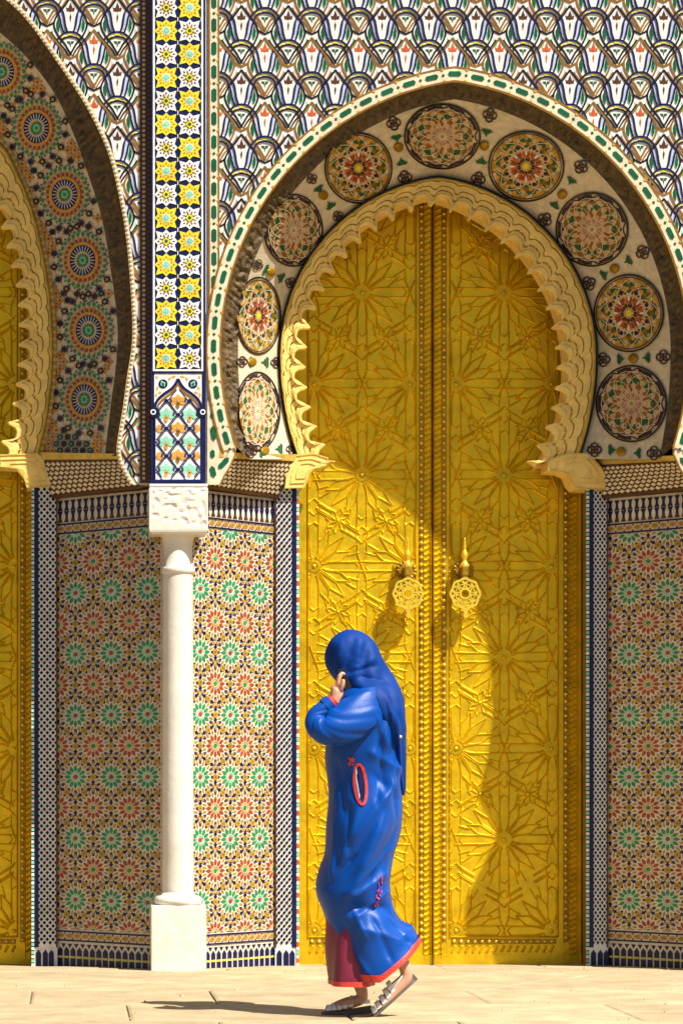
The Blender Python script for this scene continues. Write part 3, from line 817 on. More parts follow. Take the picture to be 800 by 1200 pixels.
def strip(parent_label, u0, u1, side):
    """narrow flat strip of small dark squares beside a doorway; side -1: door to the left, +1: door to the right"""
    root = empty('tiled_strip', parent_label, 'wall', group='chequered strips beside the doors')
    k = PM(); k.rect(u0, 566, u1, 1150, 'white', 0.02, -.03); k.build('strip_face', root, flat(YST))
    nav = (u0, u0 + 5) if side < 0 else (u1 - 8, u1 - 3)
    q0, q1 = (u0 + 5, u1 - 1.5) if side < 0 else (u0 + 1.5, u1 - 8)
    p = PM(); p.rect(nav[0], 571, nav[1], 1110, 'navy', .024, .02)
    p.rect((u1 - 1.5) if side < 0 else u0, 571, u1 if side < 0 else u0 + 1.5, 1110, 'darkbrown', .024, .02)
    cols = 3; st = (q1 - q0) / cols; v = 574; r = 0
    while v < 1108:
        for c in range(cols + 1):
            x = q0 + c * st
            if r % 2: x += st / 2
            if x > q1: continue
            pts = [(max(q0, x - st * .33), v), (x, v - 2.4), (min(q1, x + st * .33), v), (x, v + 2.4)]
            p.poly(pts, 'black' if r % 2 else 'navy', .0235, .02)
        v += 3.9; r += 1
    e0, e1 = (u0 - 3.2, u0) if side < 0 else (u1 - 3, u1 + .2)
    v = 572; i = 0
    while v < 1132:
        p.rect(e0, v, e1, v + 3.4, ('white', 'mint', 'white', 'red')[i % 4] if side > 0 else ('white', 'mint')[i % 2], .0255, .0); v += 4.8; i += 1
    p.rect(e0 + .3, 570, e1 - .3, 1135, 'navy' if side < 0 else 'cream', .022, -.03)
    for x0 in (u0 + 2, u0 + 10, u0 + 17):
        p.poly([(x0, 1117), (x0 + 3, 1112.6), (x0 + 6, 1117), (x0 + 6, 1150), (x0, 1150)], 'navy', .0235, .02)
    p.build('square_mosaic', root, flat(YST), kind='stuff')
    return root
strip('navy and white chequered tile strip beside the sunlit edge of the brass doors', 322, 350, 1)
strip('navy and white chequered tile strip right of the brass doors', 689, 711, -1)
strip('navy and white chequered tile strip beside the left gate\'s door', 40.5, 67.5, -1)

# ---- imposts: dotted tile cornices flaring between the dado and the arch
def impost(label, top, bot, shade):
    root = empty('tiled_cornice', label, 'cornice', group='dotted tile cornices')
    def at(s, t):
        bow = sin(PI * t) * -.010
        a = P(*top[0]).lerp(P(*top[1]), s); b = P(*bot[0]).lerp(P(*bot[1]), s)
        p = a.lerp(b, t); p.y += bow; return p
    grid('cornice_face', [[at(s / 12, t / 8) for s in range(13)] for t in range(9)], 'darkbrown', root)
    k = PM(); nu, nv = (16, 7)
    for i in range(nu):
        for j in range(nv):
            s = (i + (.5 if j % 2 else .0) + .25) / nu; t = .12 + .82 * (j + .5) / nv
            if s > .98: continue
            k.ngon(s, t, .030, 4, 'cream', .003, -.001, 0, .058)
    def fn(s, t, h):
        p = at(s, t); p.y -= h; return p
    k.build('diamond_tile', root, fn, kind='stuff')
    r = PM(); r.rect(-.04, -.12, 1.04, .06, 'stucco_yellow', .012, -.01); r.build('cornice_moulding', root, fn)
    r = PM(); r.rect(-.01, .95, 1.01, 1.03, 'darkbrown', .006, -.02); r.build('cornice_underline', root, fn)
impost('dotted tile cornice under the sunlit foot of the medallion band', ((268, 535, .015), (348, 538, YST - .03)), ((243, 571, -.005), (326, 583, YST - .03)), 0)
impost('dotted tile cornice under the right foot of the medallion band', ((704, 542, YST - .03), (793, 538, .02)), ((706, 583, YST - .03), (822, 571, -.005)), 1)
impost('dotted tile cornice under the foot of the left arch', ((47, 536, YST - .03), (140, 536, .02)), ((62, 583, YST - .03), (165, 571, -.005)), 1)

# ------------------------------------------------------------------ tiled pilaster of stars
YP = -0.07
def star_tile(c1, c2, c3, c4):
    k = PM(); R = 13.6
    for i in range(8):
        a = i * PI / 4; l = 13.6 if i % 2 == 0 else 17.0
        k.poly([(0, 0), (10.6 * cos(a - PI / 8), 10.6 * sin(a - PI / 8)), (l * cos(a), l * sin(a)), (10.6 * cos(a + PI / 8), 10.6 * sin(a + PI / 8))], c1, .0045)
    for i in range(8):
        a = i * PI / 4 + PI / 8
        k.kite(0, 0, a, 4.6, 6.8, 9.0, 1.1, 'orange' if c1 == 'yellow' else 'brown', .0058, .0045)
        b = i * PI / 4
        k.kite(0, 0, b, 7.4, 8.6, 10.6, 1.0, 'red' if c1 == 'yellow' else 'navy', .0058, .0045)
    k.ngon(0, 0, 5.3, 8, 'white' if c1 == 'yellow' else 'darkbrown', .0054, .004, PI / 8)
    for i in range(4): k.kite(0, 0, i * PI / 2, 1.0, 3.4, 5.0, 1.5, c2, .0066, .005)
    for i in range(4): k.kite(0, 0, i * PI / 2 + PI / 4, 1.2, 3.0, 4.6, 1.2, c3, .0064, .005)
    k.ngon(0, 0, 1.9, 8, c4, .0076, .005)
    return k
SY, SW = star_tile('yellow', 'mint', 'mint', 'mint'), star_tile('white', 'yellow', 'yellow', 'green')
def pilaster(label, cx):
    root = empty('tiled_pilaster', label, 'pilaster', group='star tile pilasters')
    u0, u1 = cx - 32, cx + 32; fn = flat(YP); s0 = S(YP)
    b = PM(); b.rect(u0, -490, u1, 567, 'navy', 0.0, -.12); b.build('pilaster_core', root, fn)
    e = PM()
    for (a, c) in ((u0 + 2.4, u0 + 4.6), (u1 - 5.0, u1 - 2.8)): e.rect(a, -130, c, 435, 'white', .004)
    e.rect(u0 + 2.4, 432.8, u1 - 2.8, 435, 'white', .0045)
    e.build('white_edge_strip', root, fn)
    loc = lambda u, v, h: (u / s0, -h, -v / s0)
    mY, mW = SY.mesh('star_tile', loc), SW.mesh('star_tile', loc)
    for r in range(-4, 16):
        v = 8.7 + 27.4 * r + .2
        for c in (0, 1):
            u = cx - 0.4 + (-13.7 if c == 0 else 13.7)
            yel = (r + c) % 2 == 1
            link('star_tile', mY if yel else mW, root, ((u - VX) / s0, YP, CAMZ - (v - VZ) / s0))
    # dark kites between the stars on a white bed
    bed = PM(); bed.rect(cx - 28, -112, cx + 27.2, 432, 'navy', .0016)
    for x in (-27.6, -.4, 26.8):
        for r in range(-4, 16):
            if r < 15: bed.rect(cx + x - .5, 8.9 + 27.4 * r + 13.7 - 2.4, cx + x + .5, 8.9 + 27.4 * r + 13.7 + 2.4, 'white', .0026)
    bed.build('kite_mosaic', root, fn, kind='stuff')
    # arched panel of palmettes at the foot
    p = PM(); p.rect(cx - 28, 438, cx + 27.4, 562, 'white', .002)
    p.rect(cx - 29, 436, cx + 28.4, 438, 'navy', .005); p.rect(cx - 29, 562, cx + 28.4, 565, 'navy', .005)
    og = crom([(-27.5, 478), (-24, 469), (-16, 461.5), (-8, 456), (-3, 450), (0, 444)], 4)
    for s in (-1, 1):
        p.ribbon([(cx - .3 + s * a, b) for a, b in og], 3.2, 'navy', .006 + .0005 * s)
        p.ribbon([(cx - .3 + s * a * .93, b + 4.5) for a, b in og], 2.4, 'brown', .0045 + .0005 * s)
        p.ngon(cx - .3 + s * 27.5, 483, 6.0, 14, 'navy', .008); p.ring(cx - .3 + s * 29, 483, 2.6, 2.6, 1.3, 'white', .0095, .007, 12)
        p.rect(*((cx - 28, 484, cx - 26.4, 562) if s < 0 else (cx + 25.8, 484, cx + 27.4, 562)), 'navy', .005)
        # spandrel flowers
        x = cx - .3 + s * 17.5
        p.ngon(x, 450, 5.6, 10, 'navy', .0036); p.kite(x, 450, -PI / 2 + .5 * s, -4, 0, 4.5, 3.2, 'mint', .0054, .003)
        p.kite(x, 450.5, -PI / 2 + .5 * s, -2.6, 0, 3, 1.6, 'green', .0064, .003)
        for (a, b2, an, l) in ((5, 441.5, .3, 6), (10, 444, 1.0, 5), (24, 455, 1.2, 6), (25.5, 463, 1.6, 6), (21, 460, .4, 5), (25, 442, 2.2, 4)):
            p.kite(cx - .3 + s * a, b2, an if s > 0 else PI - an, -l * .5, 0, l * .6, 1.7, 'orange', .0034)
    # trellis
    tops = [(0, 456), (-13.6, 470.5), (13.6, 470.5)]
    def inside(u, v):
        d = abs(u - cx + .3)
        lim = 562 if d > 27 else (450 + (d / 27) ** 1.1 * 32)
        return v > lim and d < 26 and v < 561
    for i in range(-3, 4):
        for j in range(0, 5):
            x = cx - .3 + i * 13.6; v = 470 + j * 32.2 + (16.1 if i % 2 == 0 else 0) - 16.1
            if abs(i) > 2 or v > 560: continue
            c1, c2 = ('mint', 'orange') if i % 2 else ('orange', 'mustard')
            for (a, l, hw) in ((-PI / 2, 10.5, 3.8), (-PI / 2 - .9, 10.6, 3.2), (-PI / 2 + .9, 10.6, 3.2), (-PI / 2 - 1.7, 9.6, 2.4), (-PI / 2 + 1.7, 9.6, 2.4)):
                kk = PM(); kk.kite(x, v + 2, a, 1.5, l * .6, l, hw, c1, .0036 + .0004 * (a + 4))
                p.add(kk.moved(0, 0, keep=inside))
            kk = PM(); kk.ngon(x, v + 4.5, 2.6, 6, c2 if c1 == 'mint' else 'brown', .0068, .004, ry=4.2); kk.ngon(x, v + 3.6, 1.1, 6, 'darkbrown', .0076, .004)
            for s1 in (-1, 1):
                for s2 in (-1, 1):
                    kk.ribbon([(x + s1 * (1.5 + 10.6 * q), v + 16.1 - s2 * 0 - 13.5 * q * s2 - (0 if s2 > 0 else 0)) for q in (0, .33, .66, 1)], 1.4, 'violet' if s2 > 0 else 'navy', .0030 + .0003 * (s1 + 2 * s2))
            kk.ngon(x, v + 16.1, 2.6, 8, 'navy', .0062); [kk.kite(x + q_ * 5.2, v + 16.1, PI / 2, -4.5, 0, 4.5, 1.6, 'violet', .0048) for q_ in (-1, 1)]
            p.add(kk.moved(0, 0, keep=inside))
    p.build('palmette_panel', root, fn)
    return root
pilaster('tall pilaster of yellow and white star tiles above the white marble column', 209)
pilaster('star tile pilaster beyond the right edge of the main arch', 855)

# ------------------------------------------------------------------ marble columns
def column(label, cu):
    yc = -0.085; s = S(-.2); w = 63 / s
    x = (cu - VX) / S(-.2)
    root = empty('marble_column', label, 'column', (x, yc, 0), group='marble columns')
    hw = w / 2 + .004
    def Z(v): return CAMZ - (v - VZ) / S(-.18)
    pl = box('plinth', -hw, -.125, -.03, hw, .08, Z(1061), 'marble', root, .006)
    r = 17.6 / S(-.12)
    lathe('base_moulding', [(r * 1.35, Z(1061.5)), (r * 1.58, Z(1060)), (r * 1.62, Z(1055)), (r * 1.45, Z(1051)), (r * 1.18, Z(1049.5)), (r * 1.10, Z(1046))], 'marble', root)
    lathe('shaft', [(r * 1.06, Z(1048)), (r * 1.04, Z(1000)), (r * 1.02, Z(860)), (r, Z(668))], 'marble', root)
    lathe('necking', [(r, Z(672)), (r * 1.10, Z(670)), (r * 1.14, Z(667)), (r * 1.10, Z(664)), (r * .97, Z(662)), (r * .96, Z(640)), (r * 1.05, Z(630)), (r * 1.25, Z(624))], 'marble', root)
    # capital: carved block with rounded lower edge and incised foliage
    h0, h1 = Z(626), Z(567.5); nx = 44; ny = 34
    def face(sx, dep, nm):
        pass
    rows = []
    per = []
    m = 36; hd = .125; cw = hw * 1.06
    for k in range(4):
        for i in range(m):
            t = i / m * 2 - 1
            per.append([(t * cw, -hd), (cw, t * hd), (-t * cw, hd), (-cw, -t * hd)][k])
    H = 26
    for j in range(H + 1):
        f = j / H; z = h0 + (h1 - h0) * f
        sc = 1.0
        if f < .10: sc = .90 + .10 * sqrt(1 - (1 - f / .10) ** 2)
        if f > .96: sc = 1 - .02 * (f - .96) / .04
        row = []
        for (a, b) in per:
            p = Vector((a * sc, b * sc, z)); amp = 0
            if .16 < f < .90:
                amp = .010 * max(0, noise.noise((a * 34 + b * 29, z * 42, 1.3)) - .05) ** .7 if noise.noise((a * 34 + b * 29, z * 42, 1.3)) > .05 else 0
                if abs(a) > cw * .93 and abs(b) > hd * .93: amp = 0
            n_ = Vector((1 if abs(a) >= cw - 1e-6 and a > 0 else -1 if abs(a) >= cw - 1e-6 else 0, 1 if b >= hd - 1e-6 else -1 if b <= -hd + 1e-6 else 0, 0))
            if .90 <= f < .93 : amp = .004
            row.append(p - n_ * amp)
        rows.append(row)
    rows.insert(0, [(0, 0, h0)] * len(per)); rows.append([(0, 0, h1)] * len(per))
    cap = grid('capital', rows, 'marble', root, False, True)
    cap.location = (0, 0.0, 0)
    return root
column('white marble column standing before the tiled wall left of the brass doors', 209.5)
column('white marble column beyond the right edge of the picture', 856)

# ------------------------------------------------------------------ brass doors
def leaf(label, u0, u1, pcx, phw, borders, knocker_at=None, top=150):
    """u0..u1 leaf edges; star panel centred on pcx, half width phw; borders = list of (stud u, rope u0, rope u1)"""
    root = empty('brass_door', label, 'door', group='brass doors')
    fn = flat(YDOOR); bot = 1131
    b = PM(); b.rect(u0, top, u1, bot, 'brass', 0.0, -.05); b.build('door_plate', root, fn)
    # star strapwork
    k = PM(); W = 2.2; H = .0065; vtop, vbot = top + 4, 1096
    U0, U1 = pcx - phw, pcx + phw
    def seg(p, q, w=W, h=H):
        (x0, y0), (x1, y1) = p, q
        t0, t1 = 0.0, 1.0
        for a, b_, lo in ((x0, x1 - x0, U0), (-x0, x0 - x1, -U1), (y0, y1 - y0, vtop), (-y0, y0 - y1, -vbot)):
            if abs(b_) < 1e-9:
                if a < lo: return
            else:
                t = (lo - a) / b_
                if b_ > 0: t0 = max(t0, t)
                else: t1 = min(t1, t)
        if t1 - t0 < .04: return
        k.ridge((x0 + (x1 - x0) * t0, y0 + (y1 - y0) * t0), (x0 + (x1 - x0) * t1, y0 + (y1 - y0) * t1), w, h * random.uniform(.8, 1.15), 'brass')
    stars = []
    for j in range(-1, 6):
        stars.append((pcx, 343 + (j - 1) * 213.6))
        for s in (-1, 1): stars.append((pcx + s * 56, 450 + (j - 1) * 213.6))
    def path(cx, cy, a, pts, mir=False):
        c, s_ = cos(a), sin(a); q = [(cx + x * c - y * s_, cy + x * s_ + y * c) for x, y in pts]
        for i in range(len(q) - 1): seg(q[i], q[i + 1])
    for (x, y) in stars:
        for i in range(16):
            a = i * PI / 8
            k.kite(x, y, a, 3.4, 5.6, 8.4, 1.0, 'brass', .006) if U0 + 4 < x < U1 - 4 else None
            if i % 4 == 0:
                for o in (-5.2, 5.2): path(x, y, a, [(10, o * .3), (14, o), (48, o)])
                path(x, y, a, [(48, 5.2), (52, 0), (48, -5.2)])
            else:
                L = (0, 46, 50, 46)[i % 4]; w_ = (0, 5.4, 5.0, 5.4)[i % 4]
                path(x, y, a, [(9, .8), (31, w_), (L, 0), (31, -w_), (9, -.8)])
                if i % 4 != 2:                   # straps leaving the kite ends
                    for o in (-3.2, 3.2): path(x, y, a, [(L - 5, o), (L + 9, o * 1.6)])
        if U0 - 2 < x < U1 + 2: k.dome(min(max(x, U0 + 2.5), U1 - 2.5), y, 2.8, .010, 'brass', 10, 0, 2)
        for s in (-1, 1):
            for o in (-5.6, 5.6):                # straight bands between stars
                seg((x + o, y + s * 46), (x + o, y + s * 66)); seg((x + s * 44, y + o), (x + s * 57, y + o))
            hx = [(x - 7, y + s * 66), (x, y + s * 60), (x + 7, y + s * 66), (x + 7, y + s * 74), (x, y + s * 80), (x - 7, y + s * 74), (x - 7, y + s * 66)]
            for i in range(6): seg(hx[i], hx[i + 1])
            for o in (-1, 1):
                seg((x + o * 5.6, y + s * 78), (x + o * 5.6, y + s * 92)); seg((x + o * 5.6, y + s * 92), (x - o * 5.6, y + s * 122))
                for d in (0, 8):                 # diagonal straps through the small stars
                    seg((x + o * (3 + d * .2), y + s * (66 + d)), (x + o * (20 + d * .2), y + s * (56 + d))); seg((x + o * 34, y + s * (42 + d)), (x + o * 54, y + s * (30 + d)))
    for j in range(-4, 10):
        for s in (-1, 1):
            x, y = pcx + s * 28, 343 + (j - 3) * 106.8 + 53.4 - 106.8
            for i in range(8):
                a = i * PI / 4 + .2
                seg((x + 2.6 * cos(a), y + 2.6 * sin(a)), (x + 10 * cos(a + .3), y + 10 * sin(a + .3)))
                seg((x + 10 * cos(a + .3), y + 10 * sin(a + .3)), (x + 15 * cos(a + .05), y + 15 * sin(a + .05)))
                seg((x + 15 * cos(a + .05), y + 15 * sin(a + .05)), (x + 10 * cos(a - .28), y + 10 * sin(a - .28)))
            k.dome(x, y, 2.4, .008, 'brass', 8, 0, 2)
    # hammered skin slightly bulging between the straps
    k.build('strapwork', root, fn)
    f = PM()
    for x in (U0 - 1.6, U1 + 1.6): f.ridge((x, vtop), (x, vbot + 2), 2.6, .010, 'brass')
    f.ridge((U0 - 1.6, vbot + 1.6), (U1 + 1.6, vbot + 1.6), 2.6, .010, 'brass')
    f.build('panel_frame', root, fn)
    st = PM(); rp = PM()
    for su, r0, r1 in borders:
        rp.rect(su - 3.2, vtop, su + 3.2, 1104, 'brass_dark', .002)
        v = vtop + 4
        while v < 1104:
            st.dome(su, v, 2.4, .014, 'brass_bright', 7, .002, 2); v += 8.4
        v = vtop
        while v < 1118:
            rp.ridge((r0, v + 1.6), (r1, v - 1.6), 3.6, .010, 'brass'); v += 6.6
        for x in (r0 - .9, r1 + .9): rp.ridge((x, vtop), (x, 1124), 1.6, .009, 'brass')
    rp.rect(U0, 1100, U1, 1106.4, 'brass_dark', .002)
    x = U0 + 3
    while x < U1:
        st.dome(x, 1103.2, 2.4, .014, 'brass_bright', 7, .002, 2); rp.ridge((x + 1.6, 1108), (x - 2.6, 1116), 3.6, .010, 'brass'); x += 8.2
    st.build('stud_row', root, fn, True, kind='stuff'); rp.build('rope_moulding', root, fn, kind='stuff')
    ed = PM(); ed.ridge((u1 - 1, top), (u1 - 1, bot), 2, .012, 'brass') ; ed.ridge((u0 + 1, top), (u0 + 1, bot), 2, .012, 'brass'); ed.rect(u0, 1119, u1, 1130, 'brass', .006)
    ed.build('door_edge', root, fn)
    if knocker_at:
        ku, kv = knocker_at
        base = P(ku, kv, YDOOR); s = 1 / S(YDOOR)
        kn = PM(); D = .105
        R = 16.5
        outl = [(R * (1 + .05 * cos(8 * a)) * cos(a), R * 1.05 * (1 + .05 * cos(8 * a)) * sin(a)) for a in (2 * PI * i / 32 for i in range(32))]
        kn.ribbon(outl, 2.6, 'brass_bright', .013, 0, True)
        kn.ring(0, 0, 11.2, 11.4, 1.3, 'brass_bright', .0115, .001, 24)
        kn.ring(0, 0, 5.6, 5.6, 2.2, 'brass_bright', .014, 0, 18)
        for i in range(8):
            a = i * PI / 4 + PI / 8
            for d in (-1, 1):
                kn.ribbon([(5.6 * cos(a), 5.6 * sin(a)), (11 * cos(a + d * .30), 11 * sin(a + d * .30)), (16 * cos(a + d * .62), 16.6 * sin(a + d * .62))], 1.5, 'brass_bright', .010 + .0008 * d, .001)
                kn.ribbon([(16 * cos(a), 16.6 * sin(a)), (11.5 * cos(a + d * .42), 11.5 * sin(a + d * .42)), (8 * cos(a + d * .52), 8 * sin(a + d * .52))], 1.3, 'brass_bright', .0085 + .0006 * d, .001)
        kn.poly([(-5, -16), (0, -23), (5, -16)], 'brass_bright', .012); kn.poly([(-4, 16.5), (4, 16.5), (1.2, 24), (-1.2, 24)], 'brass_bright', .012)
        kn.ngon(0, 25.5, 3, 8, 'brass_bright', .016)
        kr = empty('knocker', parent=root)
        o = kn.build('ring_plate', kr, lambda u, v, h: (base.x + u * s, YDOOR - D + .02 - h - (v + 20) * s * .10, base.z - v * s))
        bx = box('hinge_block', base.x - 3.6 * s, YDOOR - D, base.z + 21 * s, base.x + 3.6 * s, YDOOR - .005, base.z + 33 * s, 'brass_dark', kr, .005)
        pr = [(.4, 30), (5.6, 31), (6, 34), (3.2, 37), (2.2, 40), (3.8, 43), (4.2, 46), (2.6, 50), (1.3, 53), (2.2, 55.5), (1.1, 58), (1.7, 60), (.9, 62), (1.2, 64), (.3, 66)]
        lathe('finial', [(r_ * s, z * s) for r_, z in pr], 'brass_bright', kr, 14, (base.x, YDOOR - D * .72, base.z))
        rs_ = PM()
        for i in range(14):
            a = 2 * PI * i / 14; rs_.dome(10.5 * cos(a), -28 + 9.5 * sin(a), 3.0, .016, 'brass_dark', 7, .0, 2)
        rs_.ngon(0, -28, 10, 16, 'brass_dark', .010)
        rs_.build('rosette_plate', kr, lambda u, v, h: (base.x + u * s, YDOOR - h, base.z - v * s))
        kb = PM(); kb.dome(0, 22, 4.2, .03, 'brass_bright', 10, .0, 3); kb.build('striker_boss', kr, lambda u, v, h: (base.x + u * s, YDOOR - h, base.z - v * s), True)
    return root
leaf('left leaf of the main brass doors with star strapwork, largely in sun', 333, 505.6, 424, 61.5, [(493.5, 497.5, 503.5)], (475.5, 697))
leaf('right leaf of the main brass doors, mostly in shadow with a sunlit lower strip', 507, 681, 590, 61.5, [(520, 509.5, 516), (662.5, 667, 674)], (542, 697))
leaf('brass door at the left edge of the picture with studded border', -190, 39, -37, 56, [(27, 31, 36)], None, 60)
# jambs and the dark soffit space behind the arches
def jamb(parent, u, sgn):
    x = (u - VX) / S(YDOOR)
    box('door_jamb', x if sgn > 0 else x - .3, YST + .035, -.2, x + .3 if sgn > 0 else x, YDOOR + .05, 4.6, 'brass_dark', parent)
jamb(wall_main, 681.5, 1); jamb(wall_main, 332.5, -1); jamb(wall_left, 39.5, 1)
for nm, u0, u1, par in (('lintel', 320, 700, wall_main),):
    a = P(u0, 180, YDOOR); b = P(u1, 180, YDOOR)
    box('lintel', a.x, YST + .15, a.z, b.x, YDOOR + .05, a.z + .5, 'core', par)

# ------------------------------------------------------------------ the walking person
YW = -3.30
SWm = S(YW)
def W3(u, v, dy=0.0): return Vector(((u - VX) / SWm, YW + dy, CAMZ - (v - VZ) / SWm))
person = empty('person', 'person in a long blue satin robe and blue headscarf walking past the brass doors', 'person', (0, 0, 0))
def loft(name, lv, m, parent, n=56, fold=None, hem=None, sub=6, power=2.3, cdy=0.0, kind=None, closed_top=False):
    lv = crom(lv, sub); rows = []
    for i, (v, l, r, d) in enumerate(lv):
        cx, hw = .5 * (l + r), .5 * (r - l); row = []
        t = i / (len(lv) - 1)
        for k in range(n):
            a = 2 * PI * k / n; c, s_ = cos(a), sin(a)
            c2 = math.copysign(abs(c) ** (2 / power), c); s2 = math.copysign(abs(s_) ** (2 / power), s_)
            u = cx + hw * c2; dy = cdy + d * s2; vv = v
            if hem: vv = hem(u, v, t)
            p = W3(u, vv, dy)
            if fold:
                f = fold(u, vv, a, t)
                p += Vector((c, s_, 0)) * f * min(1, hw / 15)
            row.append(p)
        rows.append(row)
    if closed_top: rows.insert(0, [sum(rows[0], Vector()) / n] * n)
    return grid(name, rows, m, parent, True, True)
def gs(x, w): return math.exp(-(abs(x) / w) ** 1.35)
def line_d(u, v, a, b):                          # signed distance to a segment and a fade along it
    dx, dy = b[0] - a[0], b[1] - a[1]; L = math.hypot(dx, dy)
    t = ((u - a[0]) * dx + (v - a[1]) * dy) / L / L
    d = ((u - a[0]) * dy - (v - a[1]) * dx) / L
    f = max(0, min(1, t / .2 + .3)) * max(0, min(1, (1 - t) / .2 + .3)) if -.1 < t < 1.1 else 0
    return d, f
FOLDS = [((440, 880), (436, 945), 2.5, -.010), ((458, 915), (405, 985), 3, .012), ((452, 935), (398, 1020), 2.6, -.010), ((464, 985), (400, 1046), 2.6, .011), ((390, 960), (384, 1030), 3, .010), ((412, 1000), (378, 1040), 3, -.009), ((455, 1040), (410, 1075), 3, .012), ((392, 1085), (430, 1142), 3, .011), ((430, 1072), (455, 1125), 3, -.010), ((450, 1070), (478, 1100), 2.6, .010), ((408, 1060), (424, 1100), 2.6, .010), ((446, 835), (440, 880), 2.6, -.012), ((460, 870), (450, 930), 2.6, .010), ((400, 885), (388, 940), 2.6, .008),
         ((462, 900), (412, 1030), 7, .020), ((447, 960), (400, 1060), 6, .018), ((420, 930), (396, 1010), 5, .014), ((466, 960), (428, 1040), 5, -.014),
         ((452, 1020), (405, 1052), 6, .020), ((402, 1062), (452, 1062), 8, -.026), ((446, 1060), (480, 1110), 6, -.016), ((415, 1085), (470, 1100), 9, .018), ((396, 1075), (418, 1140), 5, -.014),
         ((438, 850), (446, 930), 4, -.014), ((455, 860), (462, 960), 4, -.012), ((425, 880), (470, 905), 6, .012), ((430, 905), (468, 940), 5, -.010), ((392, 890), (400, 960), 4, -.010), ((405, 940), (404, 1000), 3, -.009), ((430, 830), (452, 880), 6, .014)]
def robe_fold(u, v, a, t):
    f = 0
    near = max(0, -sin(a))
    for p, q, w, amp in FOLDS:
        d, k = line_d(u, v, p, q); f += 1.05 * amp * gs(d, w) * k * (near ** .5)
    f += .009 * noise.noise(((u * .6 + v * .35) * .06, (v * .5 - u * .3) * .012, 2 + sin(a)))
    return f * min(1, (v - 795) / 20 if v > 795 else 0)
def hem(u, v, t):
    w = max(0, min(1, (v - 1060) / 60)); k = max(0, u - 440)
    return v - k * .78 * w - (k * k * .002) * w
ROBE = [(800, 412, 434, .06), (808, 400, 448, .14), (818, 393, 457, .185), (832, 389, 464, .20), (850, 385, 468, .205), (880, 382, 470, .195), (910, 383.5, 471, .18), (940, 384, 471.5, .19), (970, 383, 469, .20),
        (1000, 379.5, 460, .19), (1015, 374, 457.5, .185), (1032, 370.5, 456, .18), (1050, 372, 458, .18), (1070, 379, 463, .18), (1090, 386.5, 470, .18), (1110, 396, 479, .185), (1130, 404, 486, .19), (1146, 410.5, 491, .195)]
robe = loft('robe', ROBE, 'satin', person, 120, robe_fold, hem, 12, 2.2, closed_top=True)
TR = [(1139.5, 407.6, 490.2, .198), (1143, 409, 491.2, .200), (1148, 410.5, 492.2, .201)]
loft('hem_trim', TR, 'trim', person, 72, lambda u, v, a, t: robe_fold(u, v, a, t) + .003, hem, 3, 2.2)
loft('robe_lining', [(1100, 400, 464, .13), (1120, 405, 472, .145), (1144, 411, 485, .175)], 'lining', person, 40, None, hem, 3, 2.2)
under = loft('under_robe', [(1060, 381, 432, .12), (1085, 383, 436, .13), (1110, 383, 440, .14), (1130, 384.5, 438, .145), (1152, 386.5, 436, .15)], 'lining', person, 44, lambda u, v, a, t: .008 * sin(a * 5 + v * .05), None, 5)
loft('under_robe_trim', [(1148, 386, 436.6, .154), (1154, 386.4, 437, .156)], 'trim', person, 44, lambda u, v, a, t: .008 * sin(a * 5 + v * .05) + .002, None, 2)
# pocket slit with a red woven edge, embroidery
def near_pt(u, v, lift=.006):
    # y of the robe's near face at (u, v)
    for i in range(len(ROBE) - 1):
        if ROBE[i][0] <= v <= ROBE[i + 1][0]:
            f = (v - ROBE[i][0]) / (ROBE[i + 1][0] - ROBE[i][0]); l, r, d = [ROBE[i][j] + (ROBE[i + 1][j] - ROBE[i][j]) * f for j in (1, 2, 3)]
            break
    c = max(-.98, min(.98, (u - .5 * (l + r)) / (.5 * (r - l)))); s_ = (1 - abs(c) ** 2.2) ** (1 / 2.2)
    a = -math.acos(max(-1, min(1, c)))
    return W3(u, v, -d * s_ - robe_fold(u, v, a, 0) * .9 - lift)
slit = PM()
el = [(417.2 + 6.6 * cos(z) + sin(z) * 1.8, 919 + 23 * sin(z)) for z in (2 * PI * i / 26 for i in range(26))]
slit.ribbon(el, 3.2, 'trim', .004, 0, True)
slit.build('pocket_trim', person, lambda u, v, h: near_pt(u, v, h + .002))
pk = PM(); pk.poly([(417.2 + 5.4 * cos(z) + sin(z) * 1.8, 919 + 21 * sin(z)) for z in (2 * PI * i / 20 for i in range(20))], 'navy', .004, .0)
pk.poly([(414 + 1.5 * cos(z) + sin(z) * 1.8, 918 + 18 * sin(z)) for z in (2 * PI * i / 12 for i in range(12))], 'lavender', .006, .0); pk.build('pocket_opening', person, lambda u, v, h: near_pt(u, v, h))
em = PM(); rs = random.Random(2)
for i in range(34):
    t = rs.random(); u = 443 - 7 * t + rs.uniform(-3.2, 3.2) * (1 - abs(t - .5)); v = 1026 + 34 * t
    em.kite(u, v, rs.uniform(-2.2, -.6), -2.2, 0, 2.6, .7, 'trim' if rs.random() < .4 else 'violet_thread', .003 + .0002 * i)
for i in range(16):
    em.kite(rs.uniform(404, 412), rs.uniform(889, 900), rs.uniform(-2.4, 0), -2.4, 0, 2.6, .7, 'trim', .003 + .0002 * i)
em.build('embroidery', person, lambda u, v, h: near_pt(u, v, h + .001), kind='stuff')
